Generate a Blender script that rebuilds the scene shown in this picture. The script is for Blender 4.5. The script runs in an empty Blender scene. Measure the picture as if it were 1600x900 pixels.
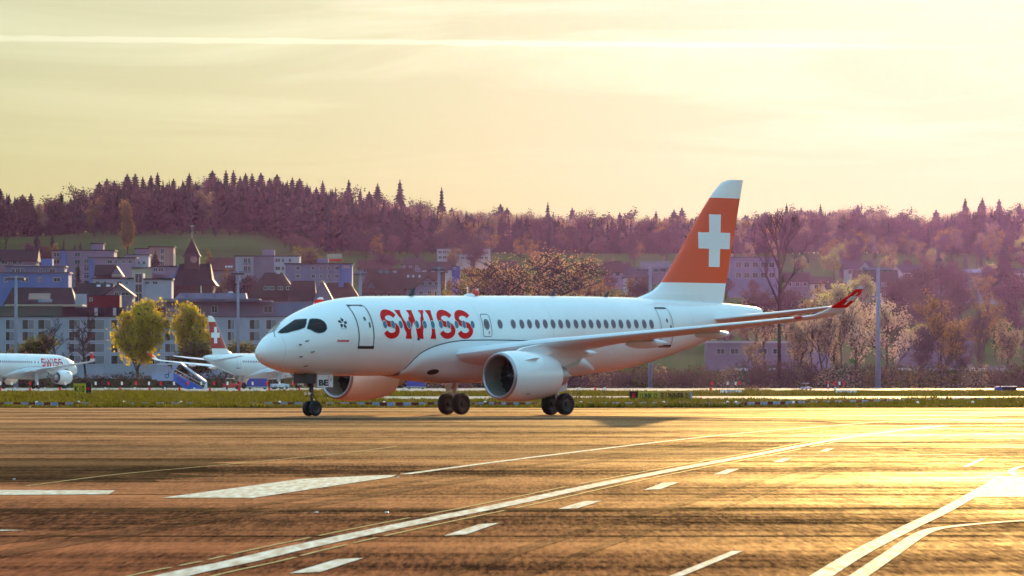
import bpy, bmesh, math, random
import numpy as np
from mathutils import Vector, Matrix
from mathutils.geometry import delaunay_2d_cdt

sc = bpy.context.scene
R = math.radians
# ------------------------------------------------------------------ camera
CAMH, FPX, HOR = 1.7, 9600.0, 592.0
cam_d = bpy.data.cameras.new('camera'); cam = bpy.data.objects.new('camera', cam_d)
sc.collection.objects.link(cam); sc.camera = cam
cam.location = (0, 0, CAMH); cam.rotation_euler = (R(90), 0, 0)
cam_d.sensor_width = 36; cam_d.lens = 36*FPX/1600; cam_d.shift_y = (HOR-450)/1600
cam_d.clip_start = 1; cam_d.clip_end = 30000
cam_d.dof.use_dof = True; cam_d.dof.focus_distance = 285; cam_d.dof.aperture_fstop = 14
# ------------------------------------------------------------------ sun and sky
SUN_EL, SUN_AZ = R(7.5), R(4.6)
sun_dir = Vector((math.sin(SUN_AZ)*math.cos(SUN_EL), math.cos(SUN_AZ)*math.cos(SUN_EL), math.sin(SUN_EL)))
sd = bpy.data.lights.new('sun', 'SUN'); sd.energy = 5.0; sd.angle = R(0.55); sd.color = (1.0, 0.72, 0.40)
sun = bpy.data.objects.new('sun', sd); sc.collection.objects.link(sun)
sun.rotation_euler = sun_dir.to_track_quat('Z', 'Y').to_euler(); sun.location = (60, 500, 200)
SKY_STRENGTH = 0.15
world = bpy.data.worlds.new('World'); sc.world = world; world.use_nodes = True
def build_world():
    nt = world.node_tree; N = nt.nodes; L = nt.links
    bg = N['Background']; bg.inputs['Strength'].default_value = SKY_STRENGTH
    sky = N.new('ShaderNodeTexSky'); sky.sky_type = 'NISHITA'; sky.sun_disc = False
    sky.sun_elevation = SUN_EL; sky.sun_rotation = SUN_AZ
    sky.altitude = 400; sky.air_density = 1.0; sky.dust_density = 1.0; sky.ozone_density = 2.0
    tc = N.new('ShaderNodeTexCoord'); sp = N.new('ShaderNodeSeparateXYZ'); L.new(tc.outputs['Generated'], sp.inputs[0])
    def m(op, a, b=None, c=None, clamp=False):
        n = N.new('ShaderNodeMath'); n.operation = op; n.use_clamp = clamp
        for i, v in enumerate((a, b, c)):
            if v is None: continue
            if isinstance(v, (int, float)): n.inputs[i].default_value = v
            else: L.new(v, n.inputs[i])
        return n.outputs[0]
    zz = m('MAXIMUM', sp.outputs[2], 0.012)
    px = m('DIVIDE', sp.outputs[0], zz); py = m('DIVIDE', sp.outputs[1], zz)      # the cloud layer's plane
    cb = N.new('ShaderNodeCombineXYZ'); L.new(m('MULTIPLY', px, .9), cb.inputs[0]); L.new(m('MULTIPLY', py, .42), cb.inputs[1])
    no = N.new('ShaderNodeTexNoise'); no.inputs['Scale'].default_value = .55; no.inputs['Detail'].default_value = 7
    no.inputs['Roughness'].default_value = .55; no.inputs['Distortion'].default_value = .9
    L.new(cb.outputs[0], no.inputs['Vector'])
    cir = m('MULTIPLY', m('SUBTRACT', no.outputs[0], .46, clamp=True), 3.0, clamp=True)
    # thin cirrus belongs to the upper sky, it melts into the haze near the horizon
    cir = m('MULTIPLY', cir, m('MULTIPLY', m('SUBTRACT', sp.outputs[2], .030, clamp=True), 40, clamp=True))
    # condensation trail: a straight band in the cloud plane, fraying to one side
    n2 = N.new('ShaderNodeTexNoise'); n2.inputs['Scale'].default_value = 9; n2.inputs['Detail'].default_value = 4
    L.new(cb.outputs[0], n2.inputs['Vector'])
    dist = m('SUBTRACT', py, m('MULTIPLY_ADD', px, .166, 18.30))
    dist = m('ABSOLUTE', m('ADD', dist, m('MULTIPLY', m('SUBTRACT', n2.outputs[0], .5), .22)))
    trail = m('MULTIPLY', m('SUBTRACT', 1.0, m('DIVIDE', dist, .19), clamp=True), 2.0, clamp=True)
    trail = m('MULTIPLY', trail, m('SUBTRACT', 1.35, m('MULTIPLY', px, .9), clamp=True))
    cov = m('ADD', m('MULTIPLY', cir, .7), m('MULTIPLY', trail, .9), clamp=True)
    # the range between sun side and far side is compressed, to raise the fill light
    ga = N.new('ShaderNodeGamma'); ga.inputs['Gamma'].default_value = .14; L.new(sky.outputs[0], ga.inputs['Color'])
    ve = N.new('ShaderNodeHueSaturation'); ve.inputs['Saturation'].default_value = 3.8; ve.inputs['Value'].default_value = 1.32; L.new(ga.outputs[0], ve.inputs['Color'])
    # added fill: the sky is brightened overhead to lift the jet's shaded side
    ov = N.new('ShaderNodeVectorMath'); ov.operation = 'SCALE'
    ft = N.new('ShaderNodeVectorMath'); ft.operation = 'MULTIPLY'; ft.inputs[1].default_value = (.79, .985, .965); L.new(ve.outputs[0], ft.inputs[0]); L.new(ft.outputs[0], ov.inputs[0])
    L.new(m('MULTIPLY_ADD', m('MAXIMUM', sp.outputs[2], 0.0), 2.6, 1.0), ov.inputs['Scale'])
    # aureole round the sun
    nd = N.new('ShaderNodeVectorMath'); nd.operation = 'DOT_PRODUCT'; nd.inputs[1].default_value = sun_dir; L.new(tc.outputs['Generated'], nd.inputs[0])
    au = m('POWER', m('MAXIMUM', nd.outputs['Value'], 0.0), 110.0)
    ac = N.new('ShaderNodeMix'); ac.data_type = 'RGBA'; ac.blend_type = 'ADD'; ac.inputs['B'].default_value = (1.1, 1.1, .85, 1)
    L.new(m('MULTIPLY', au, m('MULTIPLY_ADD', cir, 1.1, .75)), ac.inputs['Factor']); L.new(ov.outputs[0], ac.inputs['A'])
    ac.clamp_factor = False
    # cloud is lit by the same sky: a paler copy of it
    hs = N.new('ShaderNodeHueSaturation'); hs.inputs['Saturation'].default_value = .85; hs.inputs['Value'].default_value = 1.26
    L.new(ac.outputs['Result'], hs.inputs['Color'])
    mx = N.new('ShaderNodeMix'); mx.data_type = 'RGBA'
    L.new(cov, mx.inputs['Factor']); L.new(ac.outputs['Result'], mx.inputs['A']); L.new(hs.outputs[0], mx.inputs['B'])
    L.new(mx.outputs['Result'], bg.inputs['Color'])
build_world()
vs = sc.view_settings; vs.view_transform = 'Standard'; vs.look = 'None'; vs.exposure = 1.06; vs.gamma = 1; vs.use_curve_mapping = False
cy = sc.cycles; cy.use_denoising = True; cy.max_bounces = 6; cy.diffuse_bounces = 2; cy.glossy_bounces = 3
cy.transmission_bounces = 4; cy.transparent_max_bounces = 8; cy.volume_bounces = 0; cy.use_adaptive_sampling = True; cy.adaptive_threshold = .015
cy.sample_clamp_indirect = 8

# ------------------------------------------------------------------ materials
def mat(name, col, rough=.6, var=0.0, vscale=1.0, metal=0.0, spec=.5, bump=0.0, bscale=10.0, coat=0.0, trans=0.0, emit=None, stretch=None, col2=None):
    m = bpy.data.materials.new(name); m.use_nodes = True
    nt = m.node_tree; N = nt.nodes; L = nt.links; b = N['Principled BSDF']
    b.inputs['Base Color'].default_value = (*col, 1); b.inputs['Roughness'].default_value = rough
    b.inputs['Metallic'].default_value = metal; b.inputs['Specular IOR Level'].default_value = spec
    if coat: b.inputs['Coat Weight'].default_value = coat; b.inputs['Coat Roughness'].default_value = .06
    if emit: b.inputs['Emission Color'].default_value = (*emit[:3], 1); b.inputs['Emission Strength'].default_value = emit[3]
    tc = None
    if var or bump:
        tc = N.new('ShaderNodeTexCoord'); mp = N.new('ShaderNodeMapping'); L.new(tc.outputs['Object'], mp.inputs[0])
        if stretch: mp.inputs['Scale'].default_value = stretch
    if var:
        no = N.new('ShaderNodeTexNoise'); no.inputs['Scale'].default_value = vscale; no.inputs['Detail'].default_value = 5
        L.new(mp.outputs[0], no.inputs['Vector'])
        mx = N.new('ShaderNodeMix'); mx.data_type = 'RGBA'
        c2 = col2 or tuple(min(1, c*(1+var)) for c in col)
        mx.inputs['A'].default_value = (*[c*(1-var) for c in col], 1) if not col2 else (*col, 1)
        mx.inputs['B'].default_value = (*c2, 1)
        rm = N.new('ShaderNodeMapRange'); rm.inputs['From Min'].default_value = .3; rm.inputs['From Max'].default_value = .7
        L.new(no.outputs[0], rm.inputs[0]); L.new(rm.outputs[0], mx.inputs['Factor']); L.new(mx.outputs['Result'], b.inputs['Base Color'])
    if bump:
        n2 = N.new('ShaderNodeTexNoise'); n2.inputs['Scale'].default_value = bscale; n2.inputs['Detail'].default_value = 4
        L.new(mp.outputs[0], n2.inputs['Vector'])
        bp = N.new('ShaderNodeBump'); bp.inputs['Strength'].default_value = bump; L.new(n2.outputs[0], bp.inputs['Height']); L.new(bp.outputs[0], b.inputs['Normal'])
    if trans:
        out = N['Material Output']; tr = N.new('ShaderNodeBsdfTranslucent'); ms = N.new('ShaderNodeMixShader'); ms.inputs[0].default_value = trans
        if var: L.new(mx.outputs['Result'], tr.inputs['Color'])
        else: tr.inputs['Color'].default_value = (*col, 1)
        L.new(b.outputs[0], ms.inputs[1]); L.new(tr.outputs[0], ms.inputs[2]); L.new(ms.outputs[0], out.inputs['Surface'])
    return m
M = {}
M['paint'] = mat('white_paint', (.88, .87, .86), .22, var=.035, vscale=.5, coat=.8)
M['fairing'] = mat('fairing_paint', (.74, .74, .76), .34, var=.03, vscale=.6, coat=.5)
M['wingpaint'] = mat('wing_paint', (.76, .76, .78), .38, var=.04, vscale=.8, coat=.2)
M['red'] = mat('red_paint', (.90, .085, .012), .35, coat=.25)
M['letter'] = mat('letter_red', (.78, .008, .006), .5, spec=.15)
M['white'] = mat('plain_white', (.82, .82, .82), .45)
M['lipmetal'] = mat('lip_metal', (.42, .38, .41), .38, metal=.8)
M['rim'] = mat('wheel_rim', (.05, .045, .045), .5, metal=.5)
M['metal'] = mat('steel', (.45, .45, .46), .4, metal=.8)
M['darkmetal'] = mat('dark_metal', (.05, .05, .055), .45, metal=.3)
M['liner'] = mat('duct_liner', (.22, .19, .15), .5)
M['black'] = mat('black_rubber', (.012, .012, .013), .7, var=.2, vscale=6)
M['seam'] = mat('seam_dark', (.03, .03, .035), .5)
M['panel_line'] = mat('panel_line', (.45, .46, .50), .5)
M['glass'] = mat('cockpit_glass', (.012, .008, .006), .15, spec=.25)
M['cabglass'] = mat('cabin_glass', (.15, .10, .13), .12, spec=.6)
M['cabblue'] = mat('cabin_glass_blue', (.045, .17, .25), .12, spec=.6)
M['lampred'] = mat('lamp_red', (.55, .01, .01), .3)
M['chrome'] = mat('bright_metal', (.8, .8, .8), .2, metal=1)

# ------------------------------------------------------------------ mesh helpers
def link(o, parent=None):
    sc.collection.objects.link(o)
    if parent: o.parent = parent
    return o
def tag(o, label=None, cat=None, group=None, kind=None):
    if label: o['label'] = label
    if cat: o['category'] = cat
    if group: o['group'] = group
    if kind: o['kind'] = kind
    return o
def empty(name, loc=(0, 0, 0), rz=0.0, scale=1.0):
    o = bpy.data.objects.new(name, None); o.location = loc; o.rotation_euler = (0, 0, rz); o.scale = (scale,)*3
    o.empty_display_size = .3
    return link(o)
class MB:
    def __init__(s): s.v = []; s.f = []; s.mi = []; s.cur = 0
    def add(s, vs_, fs):
        k = len(s.v); s.v += [tuple(p) for p in vs_]
        for f in fs: s.f.append(tuple(i+k for i in f)); s.mi.append(s.cur)
        return s
    def box(s, x0, x1, y0, y1, z0, z1):
        return s.add([(x0,y0,z0),(x1,y0,z0),(x1,y1,z0),(x0,y1,z0),(x0,y0,z1),(x1,y0,z1),(x1,y1,z1),(x0,y1,z1)],
                     [(0,3,2,1),(4,5,6,7),(0,1,5,4),(1,2,6,5),(2,3,7,6),(3,0,4,7)])
    def prism(s, poly, axis, a, b):
        """extrude a polygon: axis 'y' -> poly is (x,z); 'x' -> (y,z); 'z' -> (x,y)"""
        n = len(poly)
        mk = {'y': lambda p, t: (p[0], t, p[1]), 'x': lambda p, t: (t, p[0], p[1]), 'z': lambda p, t: (p[0], p[1], t)}[axis]
        return s.add([mk(p, a) for p in poly]+[mk(p, b) for p in poly],
                     [tuple(range(n)), tuple(range(2*n-1, n-1, -1))]+[(i, i+n, (i+1) % n+n, (i+1) % n) for i in range(n)])
    def tube(s, pts, rad, n=8, cap=True):
        pts = [Vector(p) for p in pts]
        if isinstance(rad, (int, float)): rad = [rad]*len(pts)
        rings = []
        for i, p in enumerate(pts):
            d = (pts[min(i+1, len(pts)-1)]-pts[max(i-1, 0)]).normalized()
            a = d.cross(Vector((0, 0, 1)) if abs(d.z) < .9 else Vector((1, 0, 0))).normalized(); b = d.cross(a)
            rings.append([p+(a*math.cos(2*math.pi*k/n)+b*math.sin(2*math.pi*k/n))*rad[i] for k in range(n)])
        fs = [(i*n+k, i*n+(k+1) % n, (i+1)*n+(k+1) % n, (i+1)*n+k) for i in range(len(pts)-1) for k in range(n)]
        if cap: fs += [tuple(range(n-1, -1, -1)), tuple((len(pts)-1)*n+k for k in range(n))]
        return s.add([q for r in rings for q in r], fs)
    def loft(s, rings, closed=True, cap0=False, cap1=False):
        n = len(rings[0]); m = n if closed else n-1
        fs = [(i*n+k, i*n+(k+1) % n, (i+1)*n+(k+1) % n, (i+1)*n+k) for i in range(len(rings)-1) for k in range(m)]
        if cap0: fs.append(tuple(range(n-1, -1, -1)))
        if cap1: fs.append(tuple((len(rings)-1)*n+k for k in range(n)))
        return s.add([q for r in rings for q in r], fs)
    def lathe(s, prof, org, axis='x', n=40, sgn=1.0):
        """profile (along, radius) turned about an axis through org"""
        rings = []
        for a, r in prof:
            ring = []
            for k in range(n):
                q = 2*math.pi*k/n; c, d = r*math.cos(q), r*math.sin(q)
                ring.append({'x': (org[0]+a*sgn, org[1]+c, org[2]+d), 'y': (org[0]+c, org[1]+a*sgn, org[2]+d), 'z': (org[0]+c, org[1]+d, org[2]+a*sgn)}[axis])
            rings.append(ring)
        return s.loft(rings)
    def build(s, name, mats, parent=None, smooth=False, angle=None, fix=True):
        me = bpy.data.meshes.new(name); me.from_pydata(s.v, [], s.f)
        if not isinstance(mats, (list, tuple)): mats = [mats]
        for m in mats: me.materials.append(m)
        if len(mats) > 1: me.polygons.foreach_set('material_index', s.mi)
        if fix:
            bm = bmesh.new(); bm.from_mesh(me); bmesh.ops.recalc_face_normals(bm, faces=bm.faces); bm.to_mesh(me); bm.free()
        if smooth: me.polygons.foreach_set('use_smooth', [True]*len(me.polygons))
        if angle: me.set_sharp_from_angle(angle=R(angle))
        me.update()
        return link(bpy.data.objects.new(name, me), parent)
def mesh_np(name, V, T, mats, mi=None, parent=None, smooth=False):
    V = np.asarray(V, np.float32); T = np.asarray(T, np.int32); k = T.shape[1]
    me = bpy.data.meshes.new(name); me.vertices.add(len(V)); me.vertices.foreach_set('co', V.ravel())
    me.loops.add(T.size); me.loops.foreach_set('vertex_index', T.ravel())
    me.polygons.add(len(T)); me.polygons.foreach_set('loop_start', np.arange(0, T.size, k, dtype=np.int32))
    me.polygons.foreach_set('loop_total', np.full(len(T), k, np.int32))
    for m in (mats if isinstance(mats, (list, tuple)) else [mats]): me.materials.append(m)
    if mi is not None: me.polygons.foreach_set('material_index', np.asarray(mi, np.int32))
    if smooth: me.polygons.foreach_set('use_smooth', np.ones(len(T), bool))
    me.update(calc_edges=True); me.validate()
    return me
def obj(name, me, parent=None, loc=None, rz=0, scale=None):
    o = bpy.data.objects.new(name, me)
    if loc is not None: o.location = loc
    o.rotation_euler = (0, 0, rz)
    if scale is not None: o.scale = scale if hasattr(scale, '__len__') else (scale,)*3
    return link(o, parent)
def copy_tree(o, parent=None, skip=()):
    c = o.copy(); sc.collection.objects.link(c); c.parent = parent
    for ch in list(o.children):
        if ch.name.split('.')[0] not in skip: copy_tree(ch, c, skip)
    return c
def text_2d(body, size=1.0, bold=0.0, spacing=1.0):
    """flat triangulated lettering as (points, faces, width) from the built-in font"""
    cu = bpy.data.curves.new('t', 'FONT'); cu.body = body; cu.size = size; cu.offset = bold; cu.space_character = spacing; cu.resolution_u = 4
    ob = bpy.data.objects.new('t', cu); sc.collection.objects.link(ob); bpy.context.view_layer.update()
    me = bpy.data.meshes.new_from_object(ob.evaluated_get(bpy.context.evaluated_depsgraph_get()))
    P = [(v.co.x, v.co.y) for v in me.vertices]; F = [tuple(p.vertices) for p in me.polygons]
    bpy.data.objects.remove(ob); bpy.data.curves.remove(cu); bpy.data.meshes.remove(me)
    x0 = min(p[0] for p in P); P = [(p[0]-x0, p[1]) for p in P]
    return P, F, max(p[0] for p in P)
def at(px, py, Y):
    return Vector(((px-800)/FPX*Y, Y, CAMH+(HOR-py)/FPX*Y))
def gnd(px, py):
    Y = CAMH*FPX/(py-HOR); return ((px-800)/FPX*Y, Y)

# ================================================================== SETTING
rnd = random.Random(7)
SKYLINE = [(-600,300),(-200,305),(0,292),(30,300),(60,310),(100,304),(140,294),(165,282),(200,277),(300,272),(380,271),(450,273),(520,284),(540,298),(600,303),(650,318),(720,322),(800,327),(900,332),(1000,332),(1080,332),(1170,336),(1200,328),(1300,322),(1400,328),(1450,338),(1490,326),(1550,318),(1600,322),(1900,315),(2300,322)]
def lerp_tab(tab, x):
    if x <= tab[0][0]: return tab[0][1]
    for (a, b), (c, d) in zip(tab, tab[1:]):
        if x <= c:
            t = (x-a)/(c-a); t = t*t*(3-2*t); return b+(d-b)*t
    return tab[-1][1]
def hilltop(x):
    px = 800+x*FPX/2500
    return CAMH+(HOR-lerp_tab(SKYLINE, px))/FPX*2500-18.5
def terrain(x, y):
    L = min(1, max(0, (500-(800+x*FPX/2150))/110)); L = L*L*(3-2*L)            # the meadow under the high wood tilts up towards the viewer
    tab = [(1150,0),(1500,4.5),(1700,14),(1900,28),(2050,41),(2160,45.5+2.6*L),(2215,47+6.0*L),(2520,hilltop(x)),(2800,hilltop(x)-3),(4500,20)]
    if y <= 1150: return 0.0
    for (a, b), (c, d) in zip(tab, tab[1:]):
        if y <= c: return b+(d-b)*(y-a)/(c-a)
    return 20.0
# --- asphalt
def stony(m, rough, normal, t, lo=.05, hi=.36):
    """rough mineral surface: matt body with a thin, broken gloss on the worn stone tops"""
    nt = m.node_tree; N = nt.nodes; L = nt.links; b = N['Principled BSDF']
    b.inputs['Specular IOR Level'].default_value = 0; b.inputs['Roughness'].default_value = .9
    for l in list(b.inputs['Roughness'].links): L.remove(l)
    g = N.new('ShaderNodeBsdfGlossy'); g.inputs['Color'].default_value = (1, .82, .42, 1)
    if isinstance(rough, (int, float)): g.inputs['Roughness'].default_value = rough
    else: L.new(rough, g.inputs['Roughness'])
    L.new(normal, g.inputs['Normal']); ms = N.new('ShaderNodeMixShader')
    # only the stone tops show at a grazing view: the gloss climbs steeply towards it
    geo = N.new('ShaderNodeNewGeometry'); dt = N.new('ShaderNodeVectorMath'); dt.operation = 'DOT_PRODUCT'; L.new(geo.outputs['Normal'], dt.inputs[0]); L.new(geo.outputs['Incoming'], dt.inputs[1])
    om = N.new('ShaderNodeMath'); om.operation = 'SUBTRACT'; om.use_clamp = True; om.inputs[0].default_value = 1; L.new(dt.outputs['Value'], om.inputs[1])
    pw = N.new('ShaderNodeMath'); pw.operation = 'POWER'; L.new(om.outputs[0], pw.inputs[0]); pw.inputs[1].default_value = 55
    ml = N.new('ShaderNodeMath'); ml.operation = 'MULTIPLY'; L.new(pw.outputs[0], ml.inputs[0]); L.new(ml.outputs[0], ms.inputs[0])
    if t is None: ml.inputs[1].default_value = hi
    else:
        f = N.new('ShaderNodeMapRange'); f.inputs['From Min'].default_value = .43; f.inputs['From Max'].default_value = .58
        f.inputs['To Min'].default_value = lo; f.inputs['To Max'].default_value = hi; L.new(t, f.inputs[0]); L.new(f.outputs[0], ml.inputs[1])
    L.new(b.outputs[0], ms.inputs[1]); L.new(g.outputs[0], ms.inputs[2]); L.new(ms.outputs[0], N['Material Output'].inputs['Surface'])
def make_stony(m, rough, gloss):
    N = m.node_tree.nodes; bp = next(n for n in N if n.type == 'BUMP'); stony(m, rough, bp.outputs[0], None, hi=gloss)
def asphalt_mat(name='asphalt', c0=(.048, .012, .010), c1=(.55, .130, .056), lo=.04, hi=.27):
    m = bpy.data.materials.new(name); m.use_nodes = True; nt = m.node_tree; N = nt.nodes; L = nt.links; b = N['Principled BSDF']
    tc = N.new('ShaderNodeTexCoord')
    def noise(sx, sy, scale, detail, rough=.55):
        mp = N.new('ShaderNodeMapping'); mp.inputs['Scale'].default_value = (sx, sy, 1); L.new(tc.outputs['Object'], mp.inputs[0])
        n = N.new('ShaderNodeTexNoise'); n.inputs['Scale'].default_value = scale; n.inputs['Detail'].default_value = detail; n.inputs['Roughness'].default_value = rough
        L.new(mp.outputs[0], n.inputs['Vector']); return n.outputs[0]
    big = noise(.06, .075, 1, 6); mid = noise(.16, .55, 1, 6, .65); grain = noise(17, .75, 1, 4, .75); blot = noise(2.2, .16, 1, 5, .7); fine = noise(1, 1, 22, 3, .7); strk = noise(.05, 1.3, 1, 5, .6)
    def mth(op, a, b_, clamp=False):
        n = N.new('ShaderNodeMath'); n.operation = op; n.use_clamp = clamp
        for i, v in enumerate((a, b_)):
            if isinstance(v, (int, float)): n.inputs[i].default_value = v
            else: L.new(v, n.inputs[i])
        return n.outputs[0]
    t = mth('ADD', mth('ADD', mth('MULTIPLY', big, .36), mth('MULTIPLY', mid, .18)), mth('ADD', mth('MULTIPLY', grain, .24), mth('ADD', mth('MULTIPLY', blot, .13), mth('MULTIPLY', strk, .09))))
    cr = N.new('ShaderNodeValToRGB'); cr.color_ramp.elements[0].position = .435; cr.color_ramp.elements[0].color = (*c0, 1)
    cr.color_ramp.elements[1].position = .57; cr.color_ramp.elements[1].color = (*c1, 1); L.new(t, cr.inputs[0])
    mx = N.new('ShaderNodeMix'); mx.data_type = 'RGBA'; mx.blend_type = 'MULTIPLY'; mx.inputs['Factor'].default_value = .55
    L.new(cr.outputs[0], mx.inputs['A']); L.new(fine, mx.inputs['B']); L.new(mx.outputs['Result'], b.inputs['Base Color'])
    rm = N.new('ShaderNodeMapRange'); rm.inputs['From Min'].default_value = .42; rm.inputs['From Max'].default_value = .58
    rm.inputs['To Min'].default_value = .72; rm.inputs['To Max'].default_value = .50; L.new(t, rm.inputs[0]); L.new(rm.outputs[0], b.inputs['Roughness'])
    bp = N.new('ShaderNodeBump'); bp.inputs['Strength'].default_value = .55; bp.inputs['Distance'].default_value = .02
    L.new(fine, bp.inputs['Height'])
    stony(m, rm.outputs[0], bp.outputs[0], t, lo, hi)
    return m
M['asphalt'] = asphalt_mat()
M['patch'] = asphalt_mat('asphalt_patch', (.024, .008, .006), (.17, .048, .022), .03, .14)
M['pale'] = asphalt_mat('asphalt_pale', (.12, .040, .022), (.46, .15, .065), .05, .20)
M['marking'] = mat('marking_paint', (.76, .70, .60), .42, var=.18, vscale=1.0, stretch=(9, .7, 1), col2=(.40, .28, .19), bump=.25, bscale=25)
M['marking_yellow'] = mat('marking_yellow', (.42, .29, .13), .45, var=.25, vscale=1.2, bump=.25, bscale=25)
M['concrete'] = mat('concrete', (.30, .29, .28), .55, var=.12, vscale=.08, bump=.2, bscale=4)
M['soil'] = mat('grass_ground', (.035, .042, .010), .9, spec=0, var=.5, vscale=.25, stretch=(.35, 1, 1), col2=(.075, .075, .018))
M['field'] = mat('meadow', (.050, .075, .020), .9, spec=0, var=.4, vscale=.012)
M['grass'] = mat('grass_blades', (.078, .074, .008), .6, spec=.1, var=.5, vscale=.35, trans=.55)

for _k, _r, _g in (('marking', .6, .22), ('marking_yellow', .5, .3), ('concrete', .5, .08)): make_stony(M[_k], _r, _g)
# ground sheet: flat airfield, then the slope with the town, then the wooded hill
xs = np.concatenate([np.linspace(-1800, -420, 14), np.linspace(-400, 400, 61), np.linspace(420, 1800, 14)])
ys = np.concatenate([[-300, 0, 150, 300, 360], np.linspace(400, 1100, 15), np.linspace(1150, 2600, 59), [2700, 2850, 3200, 3800, 4500]])
V = []; F = []; FM = []
for y in ys:
    for x in xs: V.append((x, y, terrain(x, y)-.03))
n = len(xs)
for j in range(len(ys)-1):
    for i in range(n-1):
        F.append((j*n+i, j*n+i+1, (j+1)*n+i+1, (j+1)*n+i)); FM.append(0 if ys[j] < 1150 else 1)
o = obj('ground', mesh_np('ground', V, F, [M['soil'], M['field']], FM, smooth=True)); tag(o, kind='structure')
def sheet(name, poly, z, m, kind='structure'):
    b = MB(); b.add([(x, y, z) for x, y in poly], [tuple(range(len(poly)))]); o = b.build(name, m); 
    if o.data.polygons[0].normal.z < 0: o.data.flip_normals()
    return tag(o, kind=kind)
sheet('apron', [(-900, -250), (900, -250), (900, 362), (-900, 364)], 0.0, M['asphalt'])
sheet('parking_apron', [(-900, 826), (-4, 822), (30, 900), (200, 1010), (200, 1140), (-900, 1140)], .004, M['concrete'])
sheet('taxiway', [(-16, 520), (10, 508), (60, 500), (900, 470), (900, 590), (60, 588), (6, 600), (-16, 590)], .012, M['concrete'])
sheet('shade_verge', [(-900, 361), (900, 361), (900, 371), (-900, 372)], .006, mat('verge_shade_soil', (.018, .014, .008), .95, spec=0, var=.4, vscale=.4))  # dark strip paints the grass's shadow edge together with the dirt there
# paved strips and repairs in the apron
def gpoly(pts): return [gnd(*p) for p in pts]
sheet('asphalt_patch', [(-60, 100.5)]+[(-5.2+rnd.uniform(-1.2, .7)+.02*i, 101+i*3.0) for i in range(11)]+[(-60, 133)], .004, M['patch'])
sheet('asphalt_patch', [(-60, 78.2), (6.0, 78.9), (6.0, 80.6), (-60, 80.5)], .004, M['patch'])
sheet('asphalt_patch', [(2.2, 80.2), (40, 80.0), (40, 81.6), (2.2, 81.4)], .004, M['patch'])
sheet('pale_strip', [(-60, 134), (9, 134), (9, 157), (-60, 157)], .004, M['pale'])
sheet('pale_strip', [(-60, 205), (60, 205), (60, 240), (-60, 240)], .004, M['pale'])
sheet('pale_strip', [(10, 136), (60, 136), (60, 171), (9.5, 171)], .004, M['pale'])
# --- painted markings
def stripe(name, pts, width, m, z=.008, off=0.0):
    pts = [Vector((p[0], p[1], 0)) for p in pts]
    dense = []
    for a, b in zip(pts, pts[1:]):
        k = max(1, int((b-a).length/2)); dense += [a.lerp(b, i/k) for i in range(k)]
    dense.append(pts[-1]); b = MB(); vs_ = []
    for i, p in enumerate(dense):
        d = (dense[min(i+1, len(dense)-1)]-dense[max(i-1, 0)]).normalized(); nn = Vector((-d.y, d.x, 0))
        for s in (off-width/2, off+width/2): q = p+nn*s; vs_.append((q.x, q.y, z))
    b.add(vs_, [(2*i, 2*i+1, 2*i+3, 2*i+2) for i in range(len(dense)-1)]); o = b.build(name, m)
    if o.data.polygons[0].normal.z < 0: o.data.flip_normals()
    return tag(o, kind='structure')
def smooth_line(pts, n=8):
    out = []
    for i in range(len(pts)-1):
        p0, p1, p2, p3 = pts[max(i-1, 0)], pts[i], pts[i+1], pts[min(i+2, len(pts)-1)]
        for k in range(n):
            t = k/n
            out.append(tuple(.5*((2*p1[j])+(-p0[j]+p2[j])*t+(2*p0[j]-5*p1[j]+4*p2[j]-p3[j])*t*t+(-p0[j]+3*p1[j]-3*p2[j]+p3[j])*t**3) for j in (0, 1)))
    return out+[pts[-1]]
main = smooth_line(gpoly([(180,925),(280,898),(375,878),(450,860),(550,838),(650,817),(800,787),(920,761),(1050,735),(1180,711),(1300,688),(1400,673.5),(1480,665)]))
stripe('centre_line', main, .30, M['marking'])
for sgn in (-1, 1):
    k = 0; pts = main
    while k < len(pts)-3:                                     # worn edging beside the line, broken along its length
        ln = rnd.choice((3, 5, 7)); stripe('edge_line', pts[k:k+ln+1], .045, M['marking_yellow'], off=sgn*.36); k += ln+rnd.choice((0, 0, 1))
stripe('taxi_line', smooth_line(gpoly([(632,741.5),(800,719),(1000,694.5),(1150,678),(1280,667),(1400,658),(1560,650)])), .20, M['marking'])
sheet('wedge_marking', gpoly([(253,778.5),(397,778.5),(612,746),(620,742.5),(572,744),(470,749)]), .008, M['marking'])
sheet('bar_marking', gpoly([(-60,766),(180,767),(170,773),(-60,774.5)]), .008, M['marking'])
for c in [[(872,796),(902,795),(942,783),(912,784)], [(694,838),(728,836),(780,818),(748,820)], [(452,897),(500,895),(568,873),(526,875)],
          [(1006,766),(1032,765),(1062,754),(1036,755)], [(1115,742),(1134,741.5),(1155,733),(1136,734)], [(1208,723),(1222,722.5),(1238,716),(1224,716.5)],
          [(1280,706),(1292,705.5),(1304,701),(1292,701.5)]]:
    sheet('dash_marking', gpoly(c), .008, M['marking'])
stripe('stop_line', gpoly([(1030,912),(1152,862)]), .11, M['marking'])
stripe('lead_line', smooth_line(gpoly([(1262,915),(1340,866),(1418,826),(1480,796),(1540,762),(1570,745)])), .20, M['marking'])
stripe('lead_line', smooth_line(gpoly([(1322,915),(1390,868),(1446,832),(1500,822),(1600,814),(1700,809)])), .17, M['marking'])
sheet('block_marking', gpoly([(1512,777),(1700,777),(1700,746),(1556,745)]), .0085, M['marking'])
stripe('short_marking', gpoly([(1508,730),(1536,717)]), .12, M['marking'])
stripe('loop_marking', smooth_line(gpoly([(1640,728),(1598,729),(1580,737),(1592,744),(1640,744)])), .13, M['marking'])
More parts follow.
